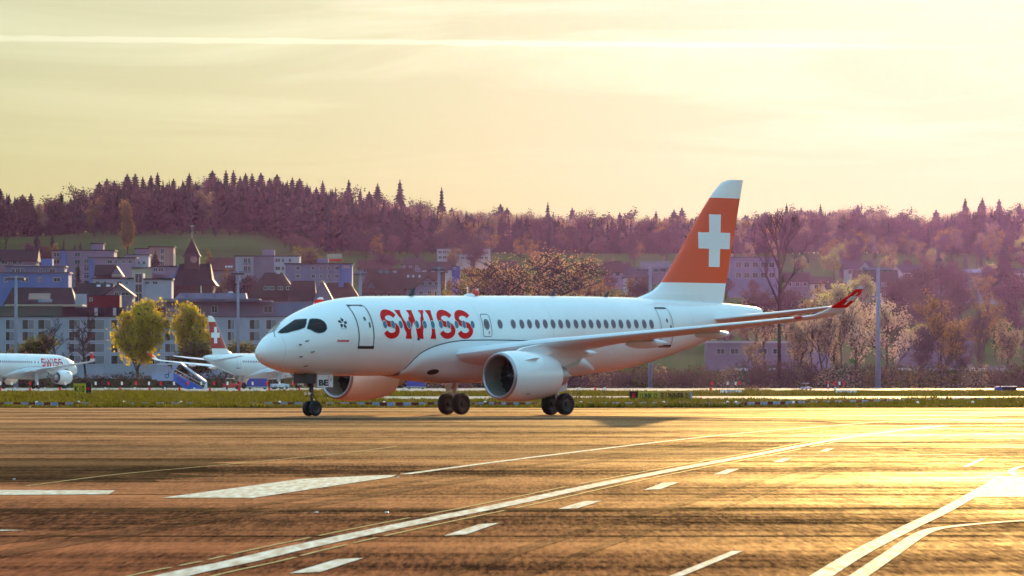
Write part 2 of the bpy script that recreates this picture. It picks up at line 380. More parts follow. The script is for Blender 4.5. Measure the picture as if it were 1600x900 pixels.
stripe('glare_streak', gpoly([(1190,712.5),(1530,711)]), .45, M['marking'])  # pale streaks that paint the glare lying across the far asphalt
stripe('glare_streak', gpoly([(1260,694),(1700,692)]), .5, M['marking'])
stripe('glare_streak', gpoly([(1330,682),(1700,680)]), .5, M['marking'])
stripe('thin_line', smooth_line(gpoly([(40,760),(180,742),(300,731),(400,722),(520,710),(620,698)])), .06, M['marking_yellow'])
stripe('thin_line', gpoly([(80,755),(410,750)]), .12, M['pale'])
stripe('thin_line', gpoly([(100,695),(800,698)]), .8, M['pale'], z=.006)
stripe('thin_line', gpoly([(-40,829),(18,830)]), .5, M['marking'])
# rubber laid down beside the curve, and sealed joints across the pavement
M['rubber'] = asphalt_mat('rubbered_asphalt', (.040, .011, .009), (.36, .092, .042), .035, .22)
for off, w in ((2.6, .40), (-2.3, .24), (-3.0, .16), (3.3, .25)):
    stripe('tyre_marks', main, w, M['rubber'], z=.0045, off=off)
for yy, x0, x1 in ((66.3, -40, 5.2), (72.5, 1.5, 40), (90.5, -40, 40), (95.6, 2, 60), (113, -2, 60), (126, -1, 60), (178, -60, 60), (196, -60, 60), (262, -60, 20)):
    stripe('sealed_joint', [(x0+(x1-x0)*i/14, yy+rnd.uniform(-.25, .25)) for i in range(15)], .14+.0025*yy, M['patch'], z=.0055)
# reflective studs along the centre line edge
bs = MB(); bs.lathe([(0, .001), (0, .055), (.012, .045), (.018, .001)], (0, 0, 0), 'z', 10); stud = bs.build('road_stud', M['chrome'], smooth=True); stud_me = stud.data; bpy.data.objects.remove(stud)
for i, (px, py) in enumerate([(494,801),(604,801),(622,746),(22,749),(519,708)]):
    x, y = gnd(px, py); o = obj('ground_stud', stud_me, loc=(x, y, .002), scale=.6)
    tag(o, 'small round metal stud set into the asphalt', 'ground stud', 'metal studs set flush in the asphalt')
# --- airfield grass: countless blades
def grass_field(name, npatch, boxf, hmin, hmax, seed):
    g = np.random.default_rng(seed); P = []
    while len(P) < npatch:
        x, y = boxf(g)
        c = math.sin(x*.23+1.3*math.sin(y*.05))+math.sin(y*.19+.8*math.sin(x*.11))+.8*math.sin(x*.9+y*.13)
        if g.random() < .40+.28*c: P.append((x, y, max(.25, .70+.30*c)))
    P = np.array(P); nb = 3; V = np.zeros((len(P), nb, 3, 3)); a = g.random((len(P), nb))*math.pi
    h = (hmin+(hmax-hmin)*g.random((len(P), nb))**2)*P[:, 2:3]; w = .05+.07*g.random((len(P), nb))
    bx = P[:, 0:1]+(g.random((len(P), nb))-.5)*.3; by = P[:, 1:2]+(g.random((len(P), nb))-.5)*.3
    V[:, :, 0] = np.stack([bx-np.cos(a)*w, by-np.sin(a)*w, np.full_like(bx, -.04)], -1)
    V[:, :, 1] = np.stack([bx+np.cos(a)*w, by+np.sin(a)*w, np.full_like(bx, -.04)], -1)
    V[:, :, 2] = np.stack([bx+(g.random(bx.shape)-.5)*.25, by+(g.random(bx.shape)-.5)*.25, h], -1)
    V = V.reshape(-1, 3); T = np.arange(len(V)).reshape(-1, 3)
    return obj(name, mesh_np(name, V, T, M['grass']))
def near_strip(g):
    return g.uniform(-52, 52), 365.5+140*g.random()**1.3
def far_strip(g):
    while 1:
        x, y = g.uniform(-80, 80), g.uniform(505, 822)
        if x < -18-rnd.random() or y > 604: return x, y
o = grass_field('grass', 42000, near_strip, .06, .30, 1)
tag(o, 'short green grass along the edge of the asphalt', 'grass', kind='stuff')
o = grass_field('grass', 42000, far_strip, .08, .40, 2)
tag(o, 'green grass beyond the barrier row', 'grass', kind='stuff')

# ================================================================== AIRLINER
PU =[0.0, .10, .35, .7, 1.2, 1.8, 2.5, 3.3, 4.3, 5.5, 7.0, 22., 24., 26., 28., 30., 32., 33.5, 34.6, 35.0]
PT =[2.95,3.22,3.49,3.75,4.05,4.40,4.75,5.04,5.31,5.49,5.58,5.60,5.59,5.57,5.53,5.46,5.37,5.28,5.18,5.10]
PB =[2.95,2.74,2.53,2.37,2.22,2.10,2.02,1.95,1.91,1.89,1.89,1.89,2.02,2.33,2.76,3.26,3.80,4.22,4.56,4.74]
PW =[0.0, .22, .42, .66, .91,1.15,1.36,1.53,1.66,1.74,1.75,1.75,1.73,1.64,1.45,1.18, .84, .56, .32, .19]
PC =[2.95,2.97,3.00,3.06,3.13,3.22,3.33,3.46,3.60,3.70,3.75,3.75,3.79,3.93,4.14,4.37,4.60,4.75,4.87,4.92]
for _i, _u in enumerate(PU):                                  # the jet sits a touch nose-down
    _d = (min(_u, 22)-14)*.0078
    PT[_i] += _d; PB[_i] += _d; PC[_i] += _d
def _pchip(xs, ys):
    n=len(xs); h=[xs[i+1]-xs[i] for i in range(n-1)]; d=[(ys[i+1]-ys[i])/h[i] for i in range(n-1)]
    m=[d[0]]+[0.0 if d[i-1]*d[i]<=0 else 2*d[i-1]*d[i]/(d[i-1]+d[i]) for i in range(1,n-1)]+[d[-1]]
    def f(x):
        x=min(max(x,xs[0]),xs[-1]); i=0
        while i<n-2 and x>xs[i+1]: i+=1
        t=(x-xs[i])/h[i]; a=ys[i]; b=ys[i+1]
        return a*(1+2*t)*(1-t)**2+m[i]*h[i]*t*(1-t)**2+b*t*t*(3-2*t)+m[i+1]*h[i]*t*t*(t-1)
    return f
f_top,f_bot,f_wid,f_cen=_pchip(PU,PT),_pchip(PU,PB),_pchip(PU,PW),_pchip(PU,PC)
def fus_v(u,z):
    c=f_cen(u); r=(f_top(u)-c) if z>c else (c-f_bot(u))
    t=(z-c)/max(r,1e-4); return f_wid(u)*math.sqrt(max(0.0,1-t*t))
U0 = 16.52
def P(u, v, z): return (U0-u, v, z)
def side_map(side, off=.006): return lambda u, z: P(u, side*(fus_v(u, z)+off), z)
def decal(name, poly, fmap, m, parent, grid=.22, holes=()):
    """a skin of its own laid on a curved surface, cut to a polygon"""
    pts = [Vector(p) for p in poly]; n = len(pts); edges = [(i, (i+1) % n) for i in range(n)]
    us = [p[0] for p in poly]; zs = [p[1] for p in poly]
    def inside(x, y):
        c = False
        for i in range(n):
            x1, y1 = poly[i]; x2, y2 = poly[i-1]
            if (y1 > y) != (y2 > y) and x < (x2-x1)*(y-y1)/(y2-y1)+x1: c = not c
        return c
    gu = min(us)+grid/2
    while gu < max(us):
        gz = min(zs)+grid/2
        while gz < max(zs):
            if inside(gu, gz): pts.append(Vector((gu, gz)))
            gz += grid
        gu += grid
    r = delaunay_2d_cdt(pts, edges, [], 1, 1e-5)
    b = MB(); b.add([fmap(p.x, p.y) for p in r[0]], [tuple(f) for f in r[2]])
    return b.build(name, m, parent, smooth=True)
def ribbon(name, line, width, fmap, m, parent, closed=False):
    pts = [Vector(p) for p in line]; dense = []
    seq = list(zip(pts, pts[1:]))+([(pts[-1], pts[0])] if closed else [])
    for a, b in seq:
        k = max(1, int((b-a).length/.12)); dense += [a.lerp(b, i/k) for i in range(k)]
    if not closed: dense.append(pts[-1])
    n = len(dense); b = MB(); vs_ = []
    for i, p in enumerate(dense):
        q0 = dense[(i-1) % n] if closed or i > 0 else p; q1 = dense[(i+1) % n] if closed or i < n-1 else p
        d = (q1-q0).normalized(); nn = Vector((-d.y, d.x))*width/2
        vs_ += [fmap(*(p-nn)), fmap(*(p+nn))]
    m_ = n if closed else n-1
    b.add(vs_, [(2*i, 2*i+1, 2*((i+1) % n)+1, 2*((i+1) % n)) for i in range(m_)])
    return b.build(name, m, parent, smooth=True)
def rrect(u0, u1, z0, z1, r=.12, lean=0.0, k=5):
    out = []
    for cx, cz, a0 in ((u1-r, z1-r, 0), (u0+r, z1-r, 90), (u0+r, z0+r, 180), (u1-r, z0+r, 270)):
        for i in range(k+1):
            a = R(a0+90*i/k); out.append((cx+r*math.cos(a), cz+r*math.sin(a)))
    return out
def oval(u, z, a, b, n=18): return [(u+a*math.cos(2*math.pi*i/n), z+b*math.sin(2*math.pi*i/n)) for i in range(n)]
def airfoil(n=14):
    up = []; lo = []
    for i in range(n+1):
        x = .5*(1-math.cos(math.pi*i/n)); t = 5*(.2969*math.sqrt(x)-.126*x-.3516*x*x+.2843*x**3-.1036*x**4)
        up.append((x, t*1.1)); lo.append((x, -t*.9))
    return up[::-1]+lo[1:-1]                                   # TE -> LE over the top, back underneath
AF = airfoil()
def wing_ring(u, v, z, c, tc, cant, twist, side):
    ring = []; z -= .014*max(0, v-5) if side < 0 and u < 25 else 0; ca, sa = math.cos(R(cant)), math.sin(R(cant)); ct, st = math.cos(R(twist)), math.sin(R(twist))
    for x, t in AF:
        xc, tn = x*c, t*tc*c
        xx = xc*ct+tn*st; nn = -xc*st+tn*ct
        ring.append(P(u+xx, side*(v-nn*sa), z+nn*ca))
    return ring
def make_airliner():
    root = empty('airliner')
    # fuselage
    rings = []; st = [.004, .02, .05, .1, .17, .25]+[.33+.07*i for i in range(50)]+[3.9+.2*i for i in range(8)]+[5.5+.75*i for i in range(22)]+[22+.5*i for i in range(26)]+[34.9, 35.0]
    for u in st:
        c, w, t, b_ = f_cen(u), f_wid(u), f_top(u), f_bot(u)
        rings.append([P(u, w*math.cos(q), c+((t-c) if math.sin(q) > 0 else (c-b_))*math.sin(q)) for q in [2*math.pi*k/96 for k in range(96)]])
    b = MB(); b.loft(rings, cap0=True, cap1=True); fus = b.build('fuselage', M['paint'], root, smooth=True, angle=50)
    b = MB(); b.lathe([(0, .17), (.02, .14), (-.25, .12), (-.25, .001)], P(35.0, 0, 4.99), 'x', 20, -1); b.build('exhaust', M['darkmetal'], fus, smooth=True)
    # belly fairing: fuller than the tube, with its edge seam
    ZF = _pchip([8.55, 8.7, 9.03, 9.95, 11., 12., 14., 16., 17., 18.5, 20., 21.5, 22.3], [2.05, 2.42, 2.83, 3.2, 3.4, 3.48, 3.5, 3.48, 3.41, 3.2, 2.85, 2.3, 1.98])
    DP = _pchip([8.55, 9.4, 10.5, 12., 17., 19., 21., 22.3], [.0, .12, .27, .36, .36, .28, .10, .0])
    rings = []; k = 8.55
    while k <= 22.3001:
        zf = ZF(k); zb = f_bot(k)-DP(k)-.01; ring = []
        for i in range(33):
            t = -1+2*i/32; a = abs(t)*math.pi/2                # 0 = keel, 1 = edge
            z = zf-(zf-zb)*math.cos(a)**.9; q = (zf-z)/(zf-zb)
            v0 = fus_v(k, zf)+.012+.16*min(1, (k-8.55)/2, (22.3-k)/2.5)*math.sin(min(1, q*1.6)*math.pi)**1
            v = max(v0*(max(0, 1-q**2.7))**(1/2.7), fus_v(k, z)+.012 if z > f_bot(k)+.02 else 0)
            ring.append(P(k, v*(1 if t > 0 else -1), z))
        rings.append(ring); k += .25
    b = MB(); b.loft(rings, closed=False); bf = b.build('belly_fairing', M['fairing'], root, smooth=True)
    for s in (1, -1):
        ribbon('seam', [(8.56+.25*i, ZF(8.56+.25*i)+.02) for i in range(42)], .045, side_map(s, .018), M['seam'], bf)
    # air inlet on the fairing flank
    def fair_pt(u, z, s, off=.01):
        zf, zb = ZF(u), f_bot(u)-DP(u)-.01; q = max(0, min(1, (zf-z)/(zf-zb)))
        v0 = fus_v(u, zf)+.012+.16*min(1, (u-8.55)/2, (22.3-u)/2.5)*math.sin(min(1, q*1.6)*math.pi)
        return P(u, s*(max(v0*(max(0, 1-q**2.7))**(1/2.7), fus_v(u, z)+.012)+off), z)
    for s in (1, -1):
        decal('air_inlet', oval(10.15, 2.02, .36, .13), lambda u, z, s=s: fair_pt(u, z, s), M['darkmetal'], bf, grid=.1)
        for uu in (13.3, 14.7): decal('vent', oval(uu, 3.28, .04, .04, 8), lambda u, z, s=s: fair_pt(u, z, s), M['seam'], bf)
    # ---------- cabin windows, doors, lettering on both flanks
    win_us = [(6.61, 4.2), (7.14, 4.21), (7.65, 4.21), (8.18, 4.21), (8.73, 4.22), (9.25, 4.22), (9.78, 4.22), (10.32, 4.23), (10.84, 4.23), (11.38, 4.23), (11.89, 4.24), (12.47, 4.24),
              (14.35, 4.27), (15.26, 4.28), (15.85, 4.28), (16.38, 4.29), (16.93, 4.29), (17.48, 4.3), (18.02, 4.3), (18.55, 4.3), (19.07, 4.31), (19.63, 4.31), (20.16, 4.31), (20.69, 4.32), (21.23, 4.32), (21.76, 4.32), (22.29, 4.33), (22.82, 4.33), (23.38, 4.33), (23.94, 4.34), (24.53, 4.34), (25.07, 4.34)]
    for s in (1, -1):
        fm = side_map(s, .012); fm2 = side_map(s, .018); fg = side_map(s, .022)
        for i, (u, z) in enumerate(win_us):
            w = decal('cabin_window', oval(u, z, .145 if i >= 12 else .125, .20 if i >= 12 else .18), fm, M['cabblue'] if i < 12 else M['cabglass'], root, grid=.12)
            ribbon('window_rim', oval(u, z, .16 if i >= 12 else .135, .215 if i >= 12 else .19), .035 if i >= 12 else .02, side_map(s, .010), M['lipmetal'] if i >= 12 else M['white'], w, closed=True)
        # cockpit glazing
        def uq(p):
            u, z = p; c = f_cen(u); return (u, math.degrees(math.asin(max(-.99, min(.955, (z-c)/(f_top(u)-c))))) / 40)
        def uqm(off): return lambda u, q: P(u, s*(f_wid(u)+off)*math.cos(R(q*40)), f_cen(u)+(f_top(u)-f_cen(u)+off)*math.sin(R(q*40)))
        w1 = [(1.04, 3.80), (1.22, 3.97), (1.48, 4.14), (1.84, 4.34), (2.06, 4.41), (2.48, 4.43), (2.30, 4.22), (2.12, 4.03), (1.81, 3.92), (1.33, 3.79), (1.10, 3.76)]
        w2 = [(2.55, 4.40), (2.68, 4.44), (2.9, 4.44), (3.04, 4.40), (3.14, 4.30), (3.17, 4.16), (3.13, 3.98), (3.0, 3.87), (2.86, 3.81), (2.66, 3.78), (2.48, 3.83), (2.19, 3.99), (2.36, 4.2)]
        cw = decal('cockpit_window', [uq(p) for p in w1], uqm(.015), M['glass'], root, grid=.09)
        cw2 = decal('cockpit_window', [uq(p) for p in w2], uqm(.015), M['glass'], root, grid=.09)
        for w_, o_ in ((w1, cw), (w2, cw2)): ribbon('window_frame', [uq(p) for p in w_], .045, uqm(.012), M['lipmetal'], o_, closed=True)
        # wiper on the windscreen, in front of the glass
        def wip(u, z, off): return P(u, s*(fus_v(u, z)+off), z)
        b = MB(); b.tube([wip(.80, 3.62, .03), wip(1.02, 3.86, .05), wip(1.42, 4.22, .05)], .018, 6); b.build('wiper', M['seam'], root)
        # forward and rear doors
        for nm, u0, u1, z0, z1, lift in (('door', 4.88, 5.82, 3.14, 5.08, 0), ('rear_door', 25.78, 26.72, 3.28, 5.14, 0)):
            fmd = side_map(s, .010)
            d = decal(nm, rrect(u0, u1, z0, z1, .14), fmd, M['paint'], root, grid=.25)
            ribbon('door_outline', rrect(u0, u1, z0, z1, .14), .05, side_map(s, .016), M['seam'] if nm == 'door' else M['lipmetal'], d, closed=True)
            decal('door_step', rrect(u0-.04, u1+.06, z0-.06, z0+.07, .05), side_map(s, .02), M['darkmetal'], d, grid=.3)
            decal('door_head', rrect(u0-.02, u1-.1, z1-.05, z1+.03, .035), side_map(s, .02), M['seam'], d, grid=.3)
            decal('door_handle', rrect(u1-.24, u1-.15, 4.05, 4.30, .03), side_map(s, .02), M['seam'], d, grid=.3)
            decal('door_window', oval((u0+u1)/2+.05, z1-.62, .07, .1, 12), side_map(s, .02), M['cabglass'], d, grid=.3)
        d = decal('exit_hatch', rrect(13.14, 13.72, 3.68, 4.73, .12), side_map(s, .010), M['paint'], root, grid=.25)
        ribbon('hatch_outline', rrect(13.14, 13.72, 3.68, 4.73, .12), .03, side_map(s, .015), M['seam'], d, closed=True)
        decal('cabin_window', oval(13.42, 4.25, .14, .20), side_map(s, .016), M['cabglass'], d, grid=.12)
        ribbon('window_rim', oval(13.42, 4.25, .17, .235), .04, side_map(s, .0165), M['seam'], d, closed=True)
        decal('hatch_handle', rrect(13.5, 13.56, 3.78, 3.95, .02), side_map(s, .02), M['letter'], d, grid=.3)
        # big lettering: S W I S S
        def place(x, z):                                       # x runs in reading direction
            return (6.45+x, 3.545+z+.003*x) if s > 0 else (12.45-x, 3.545+z+.003*(6-x))
        fl = side_map(s, .0095)
        def glyph_S(x0, w=1.08, h=1.36, k=.275):
            cx = x0+w/2; rx = (w-k)/2; ry = (h-k)/4; line = []
            for i in range(25): a = R(17+(256-17)*i/24); line.append((cx+rx*math.cos(a), h/2+ry+ry*math.sin(a)))
            for i in range(25): a = R(76-(76+163)*i/24); line.append((cx+rx*math.cos(a), h/2-ry+ry*math.sin(a)))
            out = []
            for p in line:
                if not out or math.hypot(p[0]-out[-1][0], p[1]-out[-1][1]) > .02: out.append(p)
            ribbon('letter', [place(*p) for p in out], k, fl, M['letter'], root)
        glyph_S(0.0); glyph_S(3.72); glyph_S(4.92)
        h = 1.335; x = 1.10
        W = [(0, h), (.37, h), (.60, .47), (.80, h), (1.14, h), (1.34, .47), (1.57, h), (1.94, h), (1.55, 0), (1.17, 0), (.97, .80), (.77, 0), (.39, 0)]
        decal('letter', [place(x+p[0], p[1]) for p in W], fl, M['letter'], root, grid=.2)
        decal('letter', [place(3.13+p[0], p[1]) for p in [(0, 0), (.38, 0), (.38, h), (0, h)]], fl, M['letter'], root, grid=.2)
        # five-pointed emblem and the small red script by the cockpit
        b = MB(); c0 = (4.07, 4.25)
        for i in range(5):
            a = R(90+72*i); a2 = a+R(36); a3 = a-R(36)
            tri = [(.07, a+R(30)), (.20, a+R(34)), (.26, a), (.20, a-R(10)), (.085, a-R(26))]
            b.add([fl(c0[0]-s*r*math.cos(q), c0[1]+r*math.sin(q)) for r, q in tri], [(0, 1, 2, 3, 4)])
        b.build('star_emblem', M['seam'], root)
        Pt, Ft, wd = text_2d('swiss', .15, .004)
        def put_text(body, size, u_start, z, m, nm, bold=.0, slant=.0, width=None):
            Pt, Ft, wd = text_2d(body, size, bold); kx = (width/wd) if width else 1.0
            b = MB(); b.add([fl(u_start+(p[0]*kx+slant*p[1]) if s > 0 else u_start+wd*kx-(p[0]*kx+slant*p[1]), z+p[1]) for p in Pt], Ft); b.build(nm, m, root)
        put_text('Graubünden', .15, 3.58, 3.40, M['letter'], 'name_script', .006, .25, .70)
        put_text('STAR ALLIANCE', .05, 3.87, 3.97, M['seam'], 'emblem_caption', .0)
        # probes and static ports on the nose
        for (u, z) in [(1.68, 3.25), (1.77, 2.70)]:
            p = Vector(P(u, s*(fus_v(u, z)), z)); b = MB(); b.tube([p, p+Vector((.02, s*.12, 0)), p+Vector((.20, s*.14, .02))], .025, 6); b.build('probe', M['seam'], root)
        for (u, z) in [(2.22, 2.92), (2.18, 2.27), (1.94, 3.42)]:
            p = Vector(P(u, s*fus_v(u, z), z)); b = MB(); b.tube([p, p+Vector((-.05, s*.06, 0)), p+Vector((-.16, s*.07, .03))], .022, 6); b.build('probe', M['seam'], root)
        b = MB(); p = Vector(P(8.73, s*fus_v(8.73, 3.56), 3.56)); b.tube([p, p+Vector((0, s*.08, -.05))], .05, 8); b.build('drain_mast', M['seam'], root)
        for u in (1.02, 8.45, 13.0, 18.0, 22.6, 28.4, 32.0):
            zt, zb = f_top(u)-.02, (f_bot(u)+.02 if not 8.5 < u < 22.3 else ZF(u)+.05); ribbon('panel_seam', [(u, zb+(zt-zb)*i/16) for i in range(17)], .014, side_map(s, .003), M['panel_line'], fus)
    # ---------- fin
    LE = _pchip([5.3, 5.64, 5.96, 6.4, 6.53, 10.6, 11.2, 11.40, 11.52], [25.0, 25.9, 26.95, 27.62, 27.76, 31.2, 31.85, 32.18, 32.62])
    TE = lambda z: 32.18+(z-5.4)*(33.7-32.18)/6.1
    def fin_v(u, z):
        l, t = LE(z), TE(z); x = min(max((u-l)/(t-l), 0), 1); th = min(.5*(t-l)*.10, .30)
        return 2*th*5*.5*(.2969*math.sqrt(x)-.126*x-.3516*x*x+.2843*x**3-.1036*x**4)*2
    b = MB(); zs = [5.2, 5.4, 5.5, 5.64, 5.8, 5.96, 6.15, 6.4, 6.53, 7, 8, 9, 10, 10.6, 10.9, 11.2, 11.35, 11.46, 11.52]
    rings = []
    for z in zs:
        l, t = LE(z), TE(z); xs_ = [.5*(1-math.cos(math.pi*i/16)) for i in range(17)]
        rings.append([P(l+(t-l)*x, fin_v(l+(t-l)*x, z), z) for x in xs_[::-1]]+[P(l+(t-l)*x, -fin_v(l+(t-l)*x, z), z) for x in xs_[1:-1]])
    for i in range(len(zs)-1):
        b.cur = 1 if 6.39 < zs[i] < 10.59 else 0
        b.loft(rings[i:i+2], cap1=(i == len(zs)-2))
    fin = b.build('tail_fin', [M['paint'], M['red']], root, smooth=True, angle=40)
    for s in (1, -1):
        fmf = lambda u, z, s=s: P(u, s*(fin_v(u, z)+.008), z)
        cu, cz = 31.42, 8.49
        cross = [(-.45, -1.29), (.45, -1.29), (.45, -.40), (1.26, -.40), (1.26, .40), (.45, .40), (.45, 1.29), (-.45, 1.29), (-.45, .40), (-1.26, .40), (-1.26, -.40), (-.45, -.40)]
        decal('white_cross', [(cu+p[0]+.10*p[1]*.25, cz+p[1]) for p in cross], fmf, M['white'], fin, grid=.3)
        ribbon('rudder_line', [(30.75, 5.75), (30.95, 6.38)], .025, fmf, M['wingpaint'], fin)
    # ---------- wings, winglets, fairings
    sec = [(0.9, 10.6, 2.72, 7.1, .13, 0, 2.2), (1.75, 11.1, 2.83, 6.6, .13, 0, 2.2), (3.4, 12.1, 3.07, 5.5, .125, 0, 2), (5.28, 13.22, 3.36, 4.45, .12, 0, 1.8), (6.2, 13.75, 3.46, 3.98, .115, 0, 1.6),
           (9, 15.22, 3.75, 3.28, .11, 0, 1.2), (12, 16.8, 4.06, 2.6, .105, 0, .8), (14.5, 18.1, 4.32, 2.05, .10, 0, .4), (16.1, 18.95, 4.50, 1.68, .10, 4, 0)]
    wl = [(16.1, 18.95, 4.50, 1.68, .10, 4, 0), (16.55, 19.32, 4.58, 1.54, .10, 18, 0), (16.85, 19.72, 4.74, 1.38, .10, 38, 0), (17.05, 20.12, 4.98, 1.20, .095, 52, 0), (17.24, 20.62, 5.28, .98, .09, 60, 0), (17.42, 21.12, 5.62, .74, .09, 63, 0), (17.50, 21.42, 5.84, .52, .08, 64, 0), (17.54, 21.66, 5.95, .28, .08, 64, 0)]
    for s in (1, -1):
        b = MB(); b.loft([wing_ring(u, v, z, c, tc, ca, tw, s) for v, u, z, c, tc, ca, tw in sec], cap0=True); wing = b.build('wing', M['wingpaint'], root, smooth=True, angle=55)
        b = MB(); rr = [wing_ring(u, v, z, c, tc, ca, tw, s) for v, u, z, c, tc, ca, tw in wl]
        for i in range(len(rr)-1):
            b.cur = 1 if 2 < i < 6 else 0; b.loft(rr[i:i+2], cap1=(i == len(rr)-2))
        wlo = b.build('winglet', [M['wingpaint'], M['letter']], wing, smooth=True, angle=50)
        def wlm(x, y):                                         # small cross on the outer face
            i = 3+y*2.2; k = min(int(i), 6); t = i-k
            a, c_ = wl[k], wl[min(k+1, 7)]; L_ = [a[j]+(c_[j]-a[j])*t for j in range(6)]
            n_ = (L_[4]*L_[3]*.48+.02); ca = R(L_[5])
            return P(L_[1]+x*L_[3], s*(L_[0]+n_*math.sin(ca)), L_[2]-n_*math.cos(ca))
        for sh in ([(.44, .25), (.58, .25), (.58, 1.05), (.44, 1.05)], ):
            b = MB(); b.add([wlm(*p) for p in sh], [(0, 1, 2, 3)])
        b.add([wlm(*p) for p in [(.24, .52), (.436, .52), (.436, .78), (.24, .78)]], [(0, 1, 2, 3)]); b.add([wlm(*p) for p in [(.584, .52), (.78, .52), (.78, .78), (.584, .78)]], [(0, 1, 2, 3)])
        b.build('winglet_cross', M['white'], wlo)
        b = MB(); b.tube([P(18.84, s*15.95, 4.49), P(18.93, s*16.12, 4.515), P(19.05, s*16.27, 4.54)], [.05, .07, .05], 8); b.build('navigation_light', M['lampred'] if s > 0 else mat('lamp_green', (.01, .4, .05), .3), wing, smooth=True)
        for v, u0, ln, zc, rr_ in ((3.9, 15.6, 3.1, 2.85, .26), (7.9, 16.2, 3.0, 3.32, .25), (11.2, 17.3, 2.6, 3.72, .22), (5.0, 14.9, .1, 3.0, .01)):
            if ln < .5: continue
            rings = []
            for i in range(13):
                t = i/12; r = rr_*math.sin(math.pi*min(1, t*.5+.0+.5*t**.8))**.6 if 0 < t < 1 else .005
                rings.append([P(u0+ln*t, s*(v+r*.62*math.cos(q)), zc+.08*t+r*(1.0 if math.sin(q) < 0 else .8)*math.sin(q)) for q in [2*math.pi*k/12 for k in range(12)]])
            b = MB(); b.loft(rings, cap0=True, cap1=True); b.build('flap_fairing', M['fairing'], wing, smooth=True)
        # slat seam under the leading edge
        # stabiliser
        hs_ = [(.4, 29.85, 4.52, 3.6, .10, 0, 0), (1.0, 30.2, 4.6, 3.25, .10, 0, 0), (3.5, 31.6, 4.87, 2.3, .095, 0, 0), (5.9, 32.95, 5.17, 1.4, .09, 0, 0), (6.12, 33.25, 5.2, 1.0, .08, 0, 0)]
        b = MB(); b.loft([wing_ring(u, v, z, c, tc, ca, tw, s) for v, u, z, c, tc, ca, tw in hs_], cap0=True, cap1=True); b.build('tailplane', M['wingpaint'], root, smooth=True, angle=55)
        # ---------- engine
        EV, EZ, EU = 5.28*s, 1.83, 10.4
        org = P(EU, EV, EZ)
        eng = MB(); eng.lathe([(.12, 1.09), (.35, 1.135), (.8, 1.175), (1.4, 1.18), (2.1, 1.14), (2.8, 1.05), (3.35, .955), (3.40, .94), (3.38, .915), (2.6, .96)], org, 'x', 56, -1)
        e = eng.build('engine', M['paint'], root, smooth=True, angle=40)
        b = MB(); b.lathe([(.12, 1.091), (.06, 1.07), (.015, 1.035), (0, .99), (.02, .95), (.08, .92), (.2, .905)], org, 'x', 56, -1); b.build('inlet_lip', M['lipmetal'], e, smooth=True)
        b = MB(); b.lathe([(.2, .904), (.5, .91), (.95, .925), (1.2, .93)], org, 'x', 56, -1); b.build('inlet_duct', M['liner'], e, smooth=True)
        b = MB(); b.lathe([(1.2, .929), (1.22, .3), (1.22, .001)], org, 'x', 40, -1); b.build('fan_disc', M['darkmetal'], e)
        b = MB()
        for k in range(18):
            a = 2*math.pi*k/18; vs_ = []
            for r, da, x0 in ((.26, 0, .98), (.6, .08, 1.02), (.91, .22, 1.06)):
                for dx, dd in ((0, 0), (.14, .16)):
                    q = a+da+dd; vs_.append((org[0]-x0-dx, org[1]+r*math.cos(q), org[2]+r*math.sin(q)))
            b.add(vs_, [(0, 1, 3, 2), (2, 3, 5, 4)])
        b.build('fan_blades', mat('fan_metal', (.10, .095, .09), .35, metal=.6), e, smooth=True)
        b = MB(); b.lathe([(.62, .001), (.66, .08), (.80, .2), (1.0, .29), (1.21, .30)], org, 'x', 24, -1); b.build('spinner', M['darkmetal'], e, smooth=True)
        b = MB(); b.add([(org[0]-.78, org[1]+.21, org[2]+.05), (org[0]-.80, org[1]+.215, org[2]-.04), (org[0]-.95, org[1]+.285, org[2]-.02), (org[0]-.93, org[1]+.282, org[2]+.05)], [(0, 1, 2, 3)]); b.build('spinner_mark', M['white'], e)
        b = MB(); b.lathe([(2.6, .70), (3.4, .66), (4.0, .52), (4.35, .43), (4.35, .40), (4.0, .42)], org, 'x', 36, -1); b.build('core_nozzle', M['metal'], e, smooth=True)
        b = MB(); b.lathe([(3.9, .36), (4.4, .28), (4.95, .04), (4.96, .001)], org, 'x', 24, -1); b.build('exhaust_plug', M['metal'], e, smooth=True)
        b = MB(); b.lathe([(2.6, .955), (2.6, .71)], org, 'x', 36, -1); b.build('bypass_duct', M['darkmetal'], e)
        # pylon
        py_ = [(11.3, 2.90), (12.0, 3.12), (13.25, 3.32), (15.2, 3.30), (16.6, 2.9), (16.0, 2.62), (14.9, 2.28), (13.75, 2.42), (13.2, 2.72), (12.0, 2.86)]
        b = MB(); n_ = len(py_); wd = [.03, .14, .2, .2, .04, .10, .14, .2, .2, .12]
        b.add([P(p[0], EV+wd[i], p[1]) for i, p in enumerate(py_)]+[P(p[0], EV-wd[i], p[1]) for i, p in enumerate(py_)], [tuple(range(n_)), tuple(range(2*n_-1, n_-1, -1))]+[(i, i+n_, (i+1) % n_+n_, (i+1) % n_) for i in range(n_)])
        b.build('pylon', M['fairing'], e)
        b = MB(); b.prism([(13.6, 2.44), (14.7, 2.30), (15.9, 2.60), (15.6, 2.30), (14.4, 1.98), (13.8, 2.0)], 'y', EV-.16, EV+.16); b.v = [(U0-p[0], p[1], p[2]) for p in b.v]; b.build('pylon_heat_shield', M['metal'], e)
